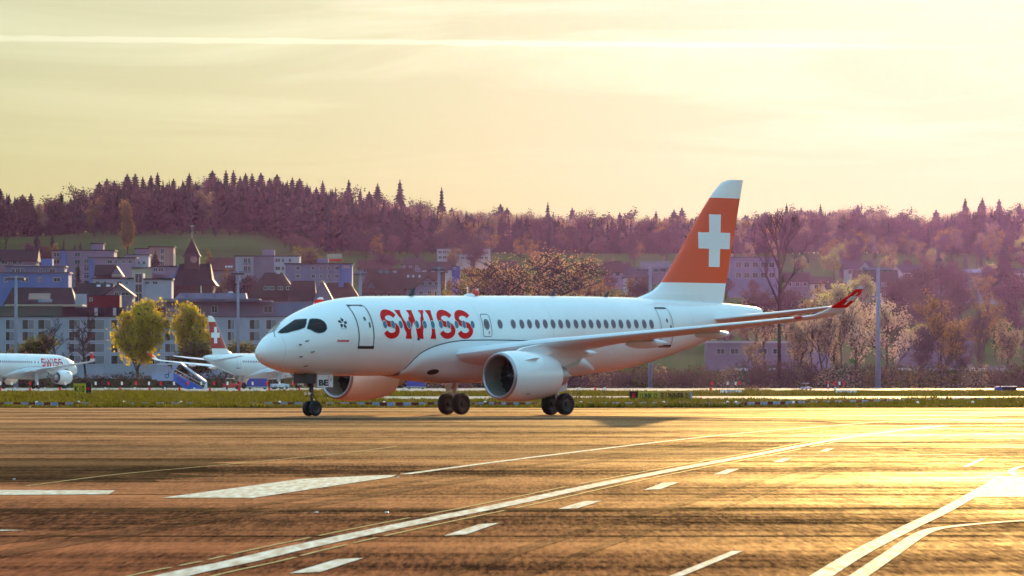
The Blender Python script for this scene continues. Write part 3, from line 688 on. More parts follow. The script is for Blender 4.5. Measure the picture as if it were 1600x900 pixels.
        # strake and maker's mark
        qa = R(38); b = MB(); b.add([(org[0]-.75, org[1]+s*1.17*math.cos(qa), org[2]+1.17*math.sin(qa)), (org[0]-1.6, org[1]+s*1.17*math.cos(qa), org[2]+1.17*math.sin(qa)), (org[0]-1.65, org[1]+s*1.36*math.cos(qa), org[2]+1.36*math.sin(qa)), (org[0]-1.35, org[1]+s*1.36*math.cos(qa), org[2]+1.36*math.sin(qa))], [(0, 1, 2, 3)]); b.build('strake', M['paint'], e)
        b = MB()
        for k, (x0, x1) in enumerate(((1.0, 1.06), (1.10, 1.14), (1.17, 1.20))):
            for j in range(1):
                q0, q1 = R(-42), R(-46)
                b.add([(org[0]-xx, org[1]+s*1.186*math.cos(q), org[2]+1.186*math.sin(q)) for xx, q in ((x0, q0), (x1, q0), (x1+.05, q1), (x0+.05, q1))], [(0, 1, 2, 3)])
        b.build('maker_mark', M['seam'], e)
        # ---------- main gear
        g = MB(); g.tube([P(16.45, s*3.1, 2.55), P(16.5, s*3.3, 1.3)], .16, 12); g.tube([P(16.5, s*3.3, 1.35), P(16.52, s*3.35, .5)], .10, 12); g.tube([P(16.52, s*2.8, .52), P(16.52, s*3.9, .52)], .09, 10)
        gear = g.build('main_gear', M['metal'], root, smooth=True, angle=40)
        b = MB(); b.tube([P(16.3, s*3.28, 1.25), P(15.6, s*1.9, 2.2)], .06, 8); b.tube([P(16.62, s*3.33, .95), P(16.95, s*3.33, .75), P(16.62, s*3.33, .55)], .05, 6); b.build('side_brace', M['metal'], gear)
        b = MB(); b.prism([(15.75, 2.5), (17.0, 2.5), (16.95, 1.15), (16.2, 1.05)], 'y', s*3.52, s*3.57); b.v = [(U0-p[0], p[1], p[2]) for p in b.v]; b.build('gear_door', M['fairing'], gear)
        for vv in (2.90, 3.83): wheel(gear, P(16.52, s*vv, .52), .52, .36)
    # ---------- nose gear
    g = MB(); g.tube([P(3.45, 0, 2.2), P(3.5, 0, 1.1)], .11, 10); g.tube([P(3.5, 0, 1.15), P(3.55, 0, .36)], .07, 10); g.tube([P(3.55, -.3, .35), P(3.55, .3, .35)], .06, 8); g.tube([P(3.45, 0, 1.3), P(2.6, 0, 2.1)], .05, 8)
    gear = g.build('nose_gear', M['darkmetal'], root, smooth=True, angle=40)
    for vv in (-.22, .22): wheel(gear, P(3.55, vv, .35), .35, .2)
    b = MB(); b.tube([P(3.3, .12, 1.02), P(3.22, .12, 1.02)], .07, 12); b.tube([P(3.3, -.12, 1.02), P(3.22, -.12, 1.02)], .07, 12); b.build('taxi_light', M['chrome'], gear)
    b = MB(); b.tube([P(3.62, 0, 1.0), P(3.85, 0, .75), P(3.62, 0, .5)], .035, 6); b.build('torque_link', M['darkmetal'], gear)
    b = MB(); b.box(U0-3.40, U0-2.75, -.40, .40, f_bot(3)-.40, f_bot(3)+.12); b.build('wheel_bay', M['darkmetal'], gear)
    for s in (1, -1):
        b = MB(); b.box(U0-4.45, U0-3.45, s*.42, s*.46, 1.32, f_bot(4)+.06); d = b.build('gear_door', M['white'], gear)
        Pt, Ft, wd = text_2d('BE', .36, .02); z0 = 1.40
        b = MB(); b.add([(U0-3.52-p[0]*.62/wd*1.0, s*.463, z0+p[1]) for p in Pt] if s > 0 else [(U0-4.14+p[0]*.62/wd, s*.463, z0+p[1]) for p in Pt], Ft); b.build('registration_letters', M['seam'], d)
        b = MB(); b.box(U0-4.19, U0-4.165, s*.461, s*.466, 1.33, f_bot(4)); b.build('door_stripe', M['letter'], d)
        b = MB(); b.box(U0-4.33, U0-4.25, s*.461, s*.466, 1.6, 1.64); b.box(U0-4.37, U0-4.28, s*.461, s*.466, 1.68, 1.72); b.build('placard', M['seam'], d)
    # ---------- aerials and beacon on the crown
    for u, h in ((9.95, .42), (19.66, .40), (23.44, .30)):
        z = f_top(u)-.02; b = MB(); b.prism([(u-.05, z), (u+.25, z), (u+.42, z+h), (u+.28, z+h)], 'y', -.025, .025); b.v = [(U0-p[0], p[1], p[2]) for p in b.v]; b.build('aerial', M['seam'], root)
    z = f_top(14.25); b = MB(); b.lathe([(-.02, .26), (.04, .24), (.10, .12), (.10, .001)], P(14.05, 0, z), 'z', 16); b.build('beacon_base', M['white'], root, smooth=True)
    b = MB(); b.lathe([(-.02, .16), (.12, .17), (.24, .13), (.30, .001)], P(14.45, 0, z+.02), 'z', 16); b.build('beacon', M['lampred'], root, smooth=True)
    b = MB(); b.tube([P(13.9, 0, z), P(13.9, 0, z+.34)], .012, 5); b.lathe([(.30, .001), (.33, .05), (.38, .05), (.41, .001)], P(13.9, 0, z), 'z', 8); b.tube([P(14.62, 0, z), P(14.62, 0, z+.33)], .03, 6); b.build('crown_lamp', M['white'], root)
    return root
def wheel(parent, c, r, w):
    b = MB(); b.lathe([(-w/2*.9, r*.60), (-w/2, r*.72), (-w/2*.96, r*.9), (-w/2*.7, r*.98), (0, r), (w/2*.7, r*.98), (w/2*.96, r*.9), (w/2, r*.72), (w/2*.9, r*.60)], c, 'y', 32)
    t = b.build('tyre', M['black'], parent, smooth=True)
    b = MB(); b.lathe([(-w/2*.92, r*.60), (-w/2*.7, r*.5), (-w/2*.7, r*.22), (-w/2*1.02, r*.18), (-w/2*1.02, .001), (w/2*1.02, .001), (w/2*1.02, r*.18), (w/2*.7, r*.22), (w/2*.7, r*.5), (w/2*.92, r*.60)], c, 'y', 24)
    b.build('rim', M['rim'], parent, smooth=True, angle=35)
TH, AX, AY = .81996, -.3121, 290.975
jet = make_airliner()
jet.location = (AX, AY, 0); jet.rotation_euler = (0, 0, math.pi+TH)
tag(jet, 'white twin-engine airliner with orange-red tail cross, taxiing on the open asphalt', 'airliner')
SKIP = ('window_rim', 'probe', 'wiper', 'drain_mast', 'name_script', 'emblem_caption', 'door_handle', 'door_window', 'hatch_handle', 'maker_mark', 'spinner_mark', 'placard', 'vent', 'hatch_outline', 'window_frame', 'star_emblem', 'door_head', 'crown_lamp', 'beacon_base', 'registration_letters', 'winglet_cross', 'door_stripe', 'placard', 'rudder_line', 'torque_link')
j2 = copy_tree(jet, None, SKIP); j2.location = (-43.2, 1052, .004); j2.rotation_euler = (0, 0, R(64)); j2.scale = (1.07,)*3
tag(j2, 'parked white airliner with red tail cross behind the boarding stairs', 'airliner', 'airliners parked on the far apron')
j3 = copy_tree(jet, None, SKIP); j3.location = (-84.5, 1052, .004); j3.rotation_euler = (0, 0, R(60)); j3.scale = (1.07,)*3
tag(j3, 'parked white airliner with red nose lettering, its wing above a yellow sign', 'airliner', 'airliners parked on the far apron')
M['tail_red_shade'] = mat('tail_shaded_red', (.42, .016, .010), .4, coat=.2)
for j in (j2, j3):                                             # darker copy of the red puts shade into the parked tails
    for ch in j.children:
        if ch.name.startswith('tail_fin'): ch.material_slots[1].link = 'OBJECT'; ch.material_slots[1].material = M['tail_red_shade']

# ================================================================== VEGETATION
M['bark'] = mat('bark', (.055, .040, .032), .9, spec=.05, var=.35, vscale=1.5)
M['bark_pale'] = mat('bark_pale', (.12, .09, .07), .9, spec=.05, var=.3, vscale=1.5)
M['needle'] = mat('needles', (.016, .021, .018), .8, spec=.05, var=.45, vscale=.25, trans=.12)
M['needle2'] = mat('needles_brown', (.034, .026, .022), .8, spec=.05, var=.4, vscale=.2, trans=.2)
M['bud_tan'] = mat('buds_tan', (.36, .25, .15), .8, spec=.05, var=.35, vscale=.35, trans=.5)
M['bud_pink'] = mat('buds_pink', (.50, .36, .26), .8, spec=.05, var=.3, vscale=.35, trans=.5)
M['bud_gold'] = mat('buds_gold', (.26, .155, .05), .8, spec=.05, var=.4, vscale=.35, trans=.5)
M['bud_brown'] = mat('buds_brown', (.082, .052, .052), .8, spec=.05, var=.4, vscale=.3, trans=.4)
M['leaf_yellow'] = mat('leaves_yellow', (.50, .36, .02), .7, spec=.1, var=.45, vscale=.5, trans=.55)
M['leaf_olive'] = mat('leaves_olive', (.12, .11, .022), .7, spec=.1, var=.45, vscale=.5, trans=.45)
M['leaf_pale'] = mat('leaves_pale_yellow', (.45, .38, .14), .7, spec=.1, var=.35, vscale=.4, trans=.5)
M['bud_ochre'] = mat('buds_ochre', (.46, .29, .10), .8, spec=.05, var=.35, vscale=.35, trans=.62)
M['bark_dark'] = mat('bark_dark', (.022, .014, .012), .9, spec=0, var=.3, vscale=1.5)
M['bud_wood'] = mat('buds_wood', (.045, .030, .034), .9, spec=0, var=.4, vscale=.2, trans=.25)
M['shrub'] = mat('shrub_twigs', (.075, .045, .035), .9, spec=.05, var=.45, vscale=.5, trans=.35)

def conifer_arrays(h, r, seed, tiers=16, per=7, base=.12):
    g = random.Random(seed); V = []; T = []
    for i in range(tiers):
        t = i/(tiers-1); z = h*(base+(1-base)*t**.95); rr = r*(1-t)**.62*(.7+.55*g.random())*(.6+.4*min(1, t*5))+.06*r
        a0 = g.random()*6.28; lift = .10 if t > .6 else -.08
        for k in range(per):
            if g.random() < .10: continue
            a = a0+2*math.pi*k/per+g.uniform(-.25, .25); R_ = rr*g.uniform(.65, 1.2); w = R_*.42+.12
            ca, sa = math.cos(a), math.sin(a); dz = -R_*.38+lift
            k0 = len(V); th = h/tiers*1.5
            w *= 1.15; V += [(ca*.05, sa*.05, z+th*.5), (ca*R_*.62-sa*w, sa*R_*.62+ca*w, z+dz*.6), (ca*R_, sa*R_, z+dz), (ca*R_*.62+sa*w, sa*R_*.62-ca*w, z+dz*.6), (ca*R_*.6, sa*R_*.6, z+dz*.2-.35*th)]
            T += [(k0, k0+1, k0+2), (k0, k0+2, k0+3), (k0+1, k0+4, k0+3)]
    k0 = len(V); V += [(-.16*r, 0, h*.93), (.16*r, 0, h*.93), (0, 0, h*1.02), (0, .16*r, h*.93)]; T += [(k0, k0+1, k0+2), (k0+1, k0+3, k0+2)]
    return np.array(V), np.array(T)
def trunk_mesh(h, r, m, n=6):
    b = MB(); b.tube([(0, 0, -1.0), (0, 0, h*.3), (0, 0, h)], [r, r*.75, r*.15], n); o = b.build('trunk', m, smooth=True); me = o.data; bpy.data.objects.remove(o); return me
def skeleton(h, seed, spread=.55, levels=4, upright=.3, first=.25, kids=(3, 5), lead=.72, taper=.25):
    """limbs as (points, radii) and twig tips"""
    g = random.Random(seed); limbs = []; tips = []
    def grow(p, d, ln, r, lv):
        pts = [p.copy()]; rad = [r]; q = p.copy(); dd = d.copy(); n = 5 if lv < 2 else 3
        for i in range(n):
            dd = (dd+Vector((g.uniform(-1, 1), g.uniform(-1, 1), g.uniform(-.5, .9)))*(.10+.06*lv)+Vector((0, 0, upright*.12))).normalized()
            q = q+dd*ln/n; pts.append(q.copy()); rad.append(r*(1-.75*(i+1)/n) if lv else r*(1-.6*(i+1)/n))
        limbs.append((pts, rad, lv))
        if lv >= levels: tips.append((pts[-1], dd)); tips.append((pts[-2], dd)); return
        for k in range(g.randint(*kids)+(2 if lv == 0 else 0)):
            t = g.uniform(first if lv == 0 else .25, 1.0); i = min(int(t*n), n-1); s = pts[i].lerp(pts[i+1], t*n-i)
            a = g.uniform(0, 6.28); ax = Vector((math.cos(a), math.sin(a), 0)); nd = (dd*(1-spread)+ax*spread+Vector((0, 0, upright))).normalized()
            grow(s, nd, ln*g.uniform(.45, lead)*(1-taper*t if lv == 0 else 1), max(rad[i]*.55, .012), lv+1)
    grow(Vector((0, 0, -.5)), Vector((0, 0, 1)), h*.72, h*.021, 0)
    return limbs, tips
def limbs_mesh(limbs, m, twig=.05):
    b = MB()
    for pts, rad, lv in limbs: b.tube(pts, [max(r, twig) for r in rad], 6 if lv < 2 else 3, cap=False)
    o = b.build('trunk', m, smooth=True, fix=False); me = o.data; bpy.data.objects.remove(o); return me
def leaves_mesh(name, tips, per, spread, size, m, seed, droop=0.0):
    g = np.random.default_rng(seed); n = len(tips)*per
    C = np.repeat(np.array([t[0][:] for t in tips]), per, 0)+g.normal(0, spread, (n, 3)); C[:, 2] -= np.abs(g.normal(0, droop+1e-6, n))
    a = g.normal(0, 1, (n, 3)); a /= np.linalg.norm(a, axis=1)[:, None]; b = np.cross(a, g.normal(0, 1, (n, 3))); b /= np.linalg.norm(b, axis=1)[:, None]
    s = size*(.5+g.random((n, 1))); V = np.stack([C-a*s, C+b*s*.7, C+a*s, C-b*s*.7], 1).reshape(-1, 3)
    return mesh_np(name, V, np.arange(len(V)).reshape(-1, 4), m)
def tree(name, parts, loc, label, cat, group=None, rz=0, scale=1.0, sz=1.0):
    r = empty(name, loc, rz); r.scale = (scale, scale, scale*sz); tag(r, label, cat, group)
    for nm, me in parts: obj(nm, me, r)
    return r
def gz(x, y): return terrain(x, y)-.05
def hmax(px, Y, z0, margin=7):                                  # how tall a tree may be before it tops the crest line
    return max(5.0, CAMH+(HOR-lerp_tab(SKYLINE, px)-margin)/FPX*Y-z0)
# ---- kinds
SK = {}
def bare_kind(key, h, seed, bud, per, size, spreadl, bark='bark', twig=.055, droop=0, **kw):
    limbs, tips = skeleton(h, seed, **kw); top = max(p.z for pts, _, _ in limbs for p in pts); k = h/top
    limbs = [([p*k for p in pts], rad, lv) for pts, rad, lv in limbs]; tips = [(p*k, d) for p, d in tips]
    parts = [('trunk', limbs_mesh(limbs, M[bark], twig))]
    if per: parts.append(('crown', leaves_mesh('crown', tips, per, spreadl, size, M[bud], seed+1, droop)))
    SK[key] = (parts, h)
bare_kind('tall_bare', 29, 11, None, 0, 0, 0, spread=.42, upright=.45, levels=4, first=.30, kids=(3, 4), lead=.80, twig=.10)
bare_kind('pink1', 15, 21, 'bud_pink', 7, .16, .42, bark='bark', spread=.6, first=.2, kids=(3, 4))
bare_kind('pink2', 13, 22, 'bud_tan', 6, .16, .42, spread=.55, upright=.4, first=.15, kids=(3, 4))
bare_kind('tan1', 14, 23, 'bud_tan', 4, .15, .40, spread=.5, upright=.45, first=.15, kids=(3, 4))
bare_kind('gold1', 16, 24, 'bud_gold', 6, .17, .45, spread=.5, upright=.45, first=.12, kids=(3, 4))
bare_kind('brown1', 13, 25, 'bud_brown', 7, .18, .45, spread=.55, first=.15, kids=(3, 4))
bare_kind('willow', 17, 26, 'bud_ochre', 5, .105, .6, bark='bark_dark', twig=.08, spread=.78, upright=.12, first=.15, kids=(3, 5), lead=.85)
bare_kind('wide_brown', 14, 27, 'bud_brown', 9, .18, .5, spread=.72, upright=.2, first=.2, kids=(3, 5))
bare_kind('dark_bare', 14, 28, None, 0, 0, 0, spread=.62, upright=.1, levels=3, first=.2, kids=(5, 8), lead=.42, twig=.05)
bare_kind('birch', 12.5, 41, 'leaf_yellow', 6, .20, .42, droop=.6, spread=.62, upright=.25, first=.08, kids=(5, 7), lead=.66, taper=.5)
bare_kind('olive', 8, 30, 'leaf_olive', 12, .19, .45, spread=.6, first=.1, kids=(3, 4))
bare_kind('pale_round', 10, 31, 'leaf_pale', 10, .22, .5, spread=.58, upright=.3, first=.15, kids=(3, 4))
bare_kind('poplar', 15, 32, 'bud_gold', 14, .20, .45, spread=.24, upright=.9, first=.05, kids=(5, 7), lead=.5)
bare_kind('forest_bare', 19, 33, 'bud_wood', 7, .30, .8, spread=.5, upright=.5, levels=3, first=.35, kids=(3, 5), twig=.07)
bare_kind('forest_bare2', 19, 34, 'bud_brown', 7, .30, .8, spread=.55, upright=.45, levels=3, first=.3, kids=(3, 5), twig=.07)
# ---- trees at the far edge of the airfield, right
def put(key, px, pytop, Y, label, cat='tree', group=None, name=None, base=None, sx=1.0):
    parts, h = SK[key]; p = at(px, pytop, Y); z0 = gz(p.x, Y) if base is None else base; k = (p.z-z0)/h
    r = tree(name or 'bare_tree', parts, (p.x, Y, z0), label, cat, group, rz=rnd.uniform(0, 6.28), scale=1.0); r.scale = (k*sx, k*sx, k); return r
def tall_tree():
    gg = random.Random(77); limbs = []; k = 1120/FPX
    def limb(path, r0, r1, lv=1, kids=7):
        pts = [Vector(((px-1218)*k, y, (611-py)*k)) for px, py, y in path]; n = len(pts); rad = [r0+(r1-r0)*i/(n-1) for i in range(n)]; limbs.append((pts, rad, 0))
        for _ in range(kids):
            t = gg.uniform(.3, 1)*(n-1); i = min(int(t), n-2); p = pts[i].lerp(pts[i+1], t-i); d = (pts[i+1]-pts[i]).normalized(); ln = gg.uniform(1.6, 4.2)*(1.15-.5*t/(n-1))
            sd2 = Vector((gg.uniform(-1, 1), gg.uniform(-1, 1), gg.uniform(-.1, .6))); e = (d*1.1+sd2*.75).normalized(); q = p+e*ln*.5+Vector((0, 0, .1)); w = q+(e+Vector((gg.uniform(-.3, .3), gg.uniform(-.3, .3), .35))).normalized()*ln*.5
            limbs.append(([p, q, w], [max(rad[i]*.55, .075), .07, .045], 1))
            for _2 in range(3): z = q.lerp(w, gg.random()); limbs.append(([z, z+(e+Vector((gg.uniform(-.8, .8), gg.uniform(-.8, .8), .3))).normalized()*gg.uniform(.8, 1.8)], [.055, .035], 2))
    limb([(1218, 615, 0), (1217.5, 540, 0), (1218, 470, 0), (1218, 425, 0), (1216, 395, .3), (1212, 365, .5), (1214, 343, .5)], .42, .07, kids=12)
    limb([(1217, 478, 0), (1207, 455, -.5), (1198, 435, -1), (1194, 415, -1.2), (1184, 400, -1.5), (1177, 388, -1.6)], .22, .06, kids=10)
    limb([(1218, 462, 0), (1230, 445, .6), (1240, 428, 1), (1246, 410, 1.2), (1256, 392, 1.5), (1264, 384, 1.6)], .22, .06, kids=10)
    limb([(1218, 432, 0), (1226, 405, -.8), (1230, 380, -1.2), (1236, 352, -1.4)], .2, .06, kids=10)
    limb([(1217, 420, 0), (1208, 398, .8), (1200, 378, 1.4), (1192, 360, 1.6)], .2, .06, kids=10)
    limb([(1217, 405, .2), (1221, 380, 1.5), (1224, 358, 2.0), (1222, 346, 2.1)], .16, .06, kids=9)
    limb([(1214, 385, .4), (1204, 362, -1), (1203, 347, -1.3)], .13, .05, kids=7)
    limb([(1229, 385, -1.1), (1243, 366, -1.6), (1247, 352, -1.8)], .12, .05, kids=6)
    return [('trunk', limbs_mesh([l for l in limbs if l[2] == 0], M['bark_dark'], .05)), ('crown', limbs_mesh([l for l in limbs if l[2] > 0], M['bark_dark'], .045))]
SK['tall_tree'] = (tall_tree(), (611-343)*1120/FPX)
put('tall_tree', 1218, 343, 1120, 'tall leafless tree with upright branches rising beside the red tail fin', name='bare_tree').rotation_euler = (0, 0, 0)
EDGE = [('tan1', 1192, 486, 'slim budding tree under the tailplane, left of the tall leafless one'), ('pink2', 1243, 492, 'thin budding tree just past the tall leafless one'), ('tan1', 1266, 500, 'thin dark-stemmed budding tree below the winglet'),
        ('pink2', 1290, 480, 'pink-budded tree behind the outer wing'), ('tan1', 1313, 486, 'tan-budded tree under the winglet tip'), ('pink1', 1338, 462, 'pale budding tree between the winglet and the grey mast'),
        ('pink1', 1388, 463, 'big pale blossom tree right beside the grey mast'), ('brown1', 1437, 512, 'small brownish tree between the pale blossom tree and the golden one'),
        ('gold1', 1470, 452, 'tall golden-brown budding tree with many upright stems'), ('tall_bare', 1527, 470, 'dark leafless tree with a straight stem beside the reddish round one'),
        ('brown1', 1505, 520, 'low brown tree between golden tree and leafless stem'), ('pink2', 1568, 502, 'reddish round budding tree near the container'), ('brown1', 1603, 515, 'brown budding tree beside the reddish round one')]
for k, px, py, lb in EDGE: put(k, px, py, 1150+rnd.uniform(-25, 40), lb, group='budding trees along the airfield edge', base=0, sx=1.0 if k != 'tall_bare' else .7)
for k, px, py, Y, lb, sx in [('willow', 848, 392, 1330, 'broad golden-brown willow spreading above the cabin roof', 1.15), ('willow', 752, 404, 1340, 'leaning golden-brown willow beside the broad one', .9), ('gold1', 705, 440, 1300, 'low golden bush-like tree above the red beacon', 1.2),
                         ('gold1', 925, 428, 1330, 'golden-brown tree just before the tail fin fillet', 1.2), ('brown1', 790, 425, 1360, 'brown budding tree between the two willows', 1.2), ('brown1', 990, 440, 1360, 'brown tree by the fillet of the tail', 1.1), ('gold1', 890, 425, 1380, 'golden tree behind the broad willow', 1.1)]:
    put(k, px, py, Y, lb, sx=sx, group='golden trees behind the airliner')
for k, px, py, Y, lb, sx in [('birch', 216, 468, 1180, 'large yellow-leaved birch in front of the hotel', .88), ('birch', 302, 473, 1200, 'smaller yellow birch next to the parked red tail', .66)]:
    put(k, px, py, Y, lb, name='birch_tree', group='yellow birches before the hotel', base=0, sx=sx)
put('dark_bare', 96, 496, 1180, 'crooked dark leafless tree above the parked fuselage', base=0, sx=.9)
put('dark_bare', 135, 482, 1190, 'upright dark leafless tree beside the hotel windows', base=0, sx=.8)
put('olive', 52, 528, 1185, 'small olive-green tree by the light mast', base=0, sx=1.2, name='small_tree')
put('olive', 30, 538, 1190, 'low olive shrub-like tree behind the parked fuselage', base=0, sx=1.2, name='small_tree')
put('olive', 370, 536, 1200, 'olive shrub-like tree right of the parked red tail', base=0, sx=1.1, name='small_tree')
put('olive', 300, 535, 1195, 'dark hedge-like tree under the smaller yellow birch', base=0, sx=1.5, name='small_tree')
# ---- trees in the town
TOWN = [('poplar', 201, 320, 1960, 'tall golden poplar standing above the flats', .62), ('wide_brown', 476, 366, 2020, 'wide pale leafless tree crowning the white flats', 1.5), ('olive', 482, 388, 1930, 'olive tree in front of the wide leafless one', 1.2),
        ('pale_round', 1304, 393, 1960, 'pale yellow round tree by the dark roofed house', .95), ('pale_round', 1347, 372, 2060, 'pale conical tree at the wood edge', .9), ('pale_round', 1391, 400, 1990, 'pale yellow tree behind the white gable', 1.3),
        ('gold1', 345, 420, 1800, 'golden-brown tree right of the church', 1.0), ('gold1', 322, 388, 1980, 'golden tree behind the church tower', .8), ('brown1', 365, 428, 1790, 'brown tree right of the church', 1.0), ('brown1', 395, 432, 1740, 'bushy brown tree below the flats', 1.3),
        ('dark_bare', 82, 428, 1640, 'dark leafless tree in front of the blue block', 1.3), ('brown1', 70, 385, 1960, 'brown tree above the blue block', 1.0), ('gold1', 92, 380, 1970, 'golden tree beside the balconied flats', .9), ('brown1', 40, 380, 1980, 'brown tree above the dark roofed house', 1.2), ('forest_bare', 8, 318, 2080, 'large dark leafless tree before the wood', .9),
        ('gold1', 445, 400, 1880, 'golden tree between white flats', .8), ('wide_brown', 1010, 412, 1990, 'brown tree left of the tail fin', 1.1), ('pale_round', 1255, 400, 1980, 'pale tree behind the tall leafless one', 1.1), ('pale_round', 1205, 412, 1900, 'pale yellow tree below the wood', 1.1), ('gold1', 1270, 440, 1650, 'golden tree above the winglet', 1.1), ('pale_round', 1300, 446, 1620, 'pale tree by the winglet', 1.1),
        ('brown1', 1420, 432, 1620, 'brown tree right of the grey mast head', 1.3), ('brown1', 1440, 420, 1700, 'brown tree among the white gables', 1.3), ('wide_brown', 1470, 410, 1780, 'broad brown tree below the conifers', 1.3), ('brown1', 1500, 440, 1650, 'brown tree before the white house', 1.2), ('gold1', 1546, 425, 1790, 'golden tree beside the dark spruce', 1.0), ('wide_brown', 1590, 425, 1700, 'brown tree past the white house', 1.2), ('brown1', 1395, 445, 1560, 'brown tree behind the grey mast', 1.3),
        ('gold1', 1530, 458, 1500, 'golden bush below the white house', 1.2), ('brown1', 1480, 470, 1480, 'brown bush before the white house', 1.4), ('brown1', 1230, 455, 1560, 'brown tree above the outer wing', 1.3), ('wide_brown', 1180, 452, 1560, 'brown tree behind the tailplane', 1.2), ('brown1', 640, 405, 1980, 'reddish-brown tree behind the large roofs', 1.2), ('gold1', 735, 410, 1800, 'orange-brown tree right of the half-timbered gable', 1.2), ('brown1', 600, 398, 2020, 'brown tree below the wood above the roofs', 1.3), ('brown1', 860, 402, 1900, 'brown tree above the broad willow', 1.3), ('wide_brown', 945, 405, 1950, 'brown tree at the wood foot left of the tail', 1.2), ('brown1', 1060, 402, 1980, 'brown tree hidden partly by the tail fin', 1.2)]
for k, px, py, Y, lb, sx in TOWN: put(k, px, py, Y, lb, sx=sx, group='trees among the houses', name='town_tree')
FILL = 0
while FILL < 140:
    right = FILL % 5 < 3; px = rnd.uniform(1130, 1620) if right else rnd.uniform(540, 1120); Y = rnd.uniform(1560, 2120) if FILL < 85 else rnd.uniform(2020, 2150); z0 = terrain((px-800)/FPX*Y, Y)
    k = rnd.choice(('brown1', 'brown1', 'wide_brown', 'tan1', 'gold1', 'pale_round') if right else ('brown1', 'wide_brown', 'brown1', 'gold1')); parts, h = SK[k]; hh = rnd.uniform(6.5, 11)
    r = tree('garden_tree', parts, ((px-800)/FPX*Y, Y, z0-.05), {'brown1': 'brown budding garden tree', 'wide_brown': 'broad brown leafless garden tree', 'tan1': 'tan budding garden tree', 'gold1': 'golden budding garden tree', 'pale_round': 'pale yellow garden tree'}[k]+' on the slope between the houses', 'tree', 'garden trees on the slope', rz=rnd.uniform(0, 6.28), scale=hh/h); FILL += 1
    r.scale = (hh/h*1.35, hh/h*1.35, hh/h)
# ---- conifers: meshes shared between trees
CON = []
for i in range(8):
    h = 20; V, T = conifer_arrays(h, [3.9, 3.3, 4.3, 3.6, 4.0, 3.0, 4.5, 3.5][i], 100+i, tiers=20, per=7, base=.10 if i % 2 else .2)
    CON.append([('trunk', trunk_mesh(h*.95, .32, M['bark'])), ('crown', mesh_np('crown', V, T, M['needle'] if i != 6 else M['needle2']))])
def spruce(px, pytop, Y, label, i, group, h=None, sx=1.0):
    p = at(px, pytop, Y); z0 = gz(p.x, Y); k = (p.z-z0)/20.5
    r = tree('spruce_tree', CON[i], (p.x, Y, z0), label, 'tree', group, rz=rnd.uniform(0, 6.28)); r.scale = (k*sx, k*sx, k); return r
for px, py, Y, i, sx, lb in [(1569, 380, 1800, 2, 1.5, 'large dark spruce standing alone among the houses'), (1444, 389, 1960, 6, 1.1, 'dark spruce behind the white gables'), (1466, 386, 1970, 4, 1.1, 'dark spruce next to the one behind the gables'), (1487, 393, 1960, 1, 1.1, 'dark spruce above the mauve house'), (1508, 400, 1950, 0, 1.1, 'short dark spruce left of the lone large one'), (1533, 397, 1990, 3, 1.1, 'small dark spruce at the foot of the wood'),
                         (58, 366, 1990, 2, 1.2, 'dark spruce above the blue block'), (82, 368, 1990, 4, 1.2, 'dark spruce left of the balconied flats'), (100, 373, 1990, 1, .9, 'slim dark spruce beside the balconied flats'), (117, 381, 1960, 0, .9, 'small spruce behind the flats roof'), (126, 378, 1965, 5, .9, 'tiny spruce behind the flats roof'), (122, 412, 1720, 5, .8, 'narrow dark cypress-like spruce before the balconies'), (243, 392, 1830, 2, 1.0, 'dark spruce before the salmon block'), (1316, 392, 1965, 5, 1.0, 'slim spruce by the pale yellow round tree'), (615, 402, 2010, 4, 1.0, 'brownish spruce above the large roofs'), (910, 401, 1960, 3, .9, 'small pointed spruce left of the tail fin')]:
    spruce(px, py, Y, lb, i, 'dark conifers among the houses', sx=sx)
# ---- the wood: the trees along its crest and front stand singly
def skyY(px): return lerp_tab(SKYLINE, px)
nsk = 0; px = -25
CREST = []
while px < 1630:
    if 530 < px < 700 or 1430 < px < 1475: step = rnd.uniform(11, 18)
    else: step = rnd.uniform(8, 15)
    CREST.append(px); px += step
for px in CREST:
    Y = rnd.uniform(2440, 2530); bare = (rnd.random() < (.48 if px > 560 else .14)) or (128 < px < 155) or (1405 < px < 1440)
    top = skyY(px)+rnd.choice((-7, -4, -2, 0, 3, 6, 9, 13, 17))*(1.0 if px > 560 or px < 150 else .7)
    if bare: put(rnd.choice(('forest_bare', 'forest_bare2')), px, top+3, Y, 'leafless tree on the crest of the wooded hill', group='trees along the crest of the wood', name='forest_tree', sx=rnd.uniform(.9, 1.4))
    else: spruce(px, top, Y, 'dark spruce on the crest of the wooded hill', rnd.randrange(8), 'trees along the crest of the wood', sx=rnd.uniform(1.25, 2.0))
for px, py, i, sx, lb in [(545, 281, 4, .95, 'tall spruce standing free at the right shoulder of the high wood'), (563, 295, 0, .9, 'shorter spruce beside the tall one at the wood shoulder'), (590, 287, 2, 1.0, 'spruce in the gap right of the high wood'), (625, 281, 6, .75, 'thin lopsided spruce rising over the lower wood'), (690, 293, 1, .8, 'lone spire-like spruce above the lower wood'), (660, 318, 5, .8, 'small spruce left of the lone spire-like one'), (856, 316, 5, .8, 'thin spruce breaking the even crest above the cabin'), (1508, 310, 4, 1.0, 'tall spruce at the right rise of the wood'), (1535, 309, 2, 1.0, 'broad spruce at the right rise of the wood'), (1561, 311, 6, 1.1, 'third tall spruce of the right rise'), (1229, 318, 1, .8, 'thin spruce above the tall leafless tree'), (1282, 319, 3, .9, 'pointed spruce right of the tail fin')]:
    spruce(px, py, 2500, lb, i, 'free standing trees of the wood', sx=sx)
g = np.random.default_rng(5); front = 0
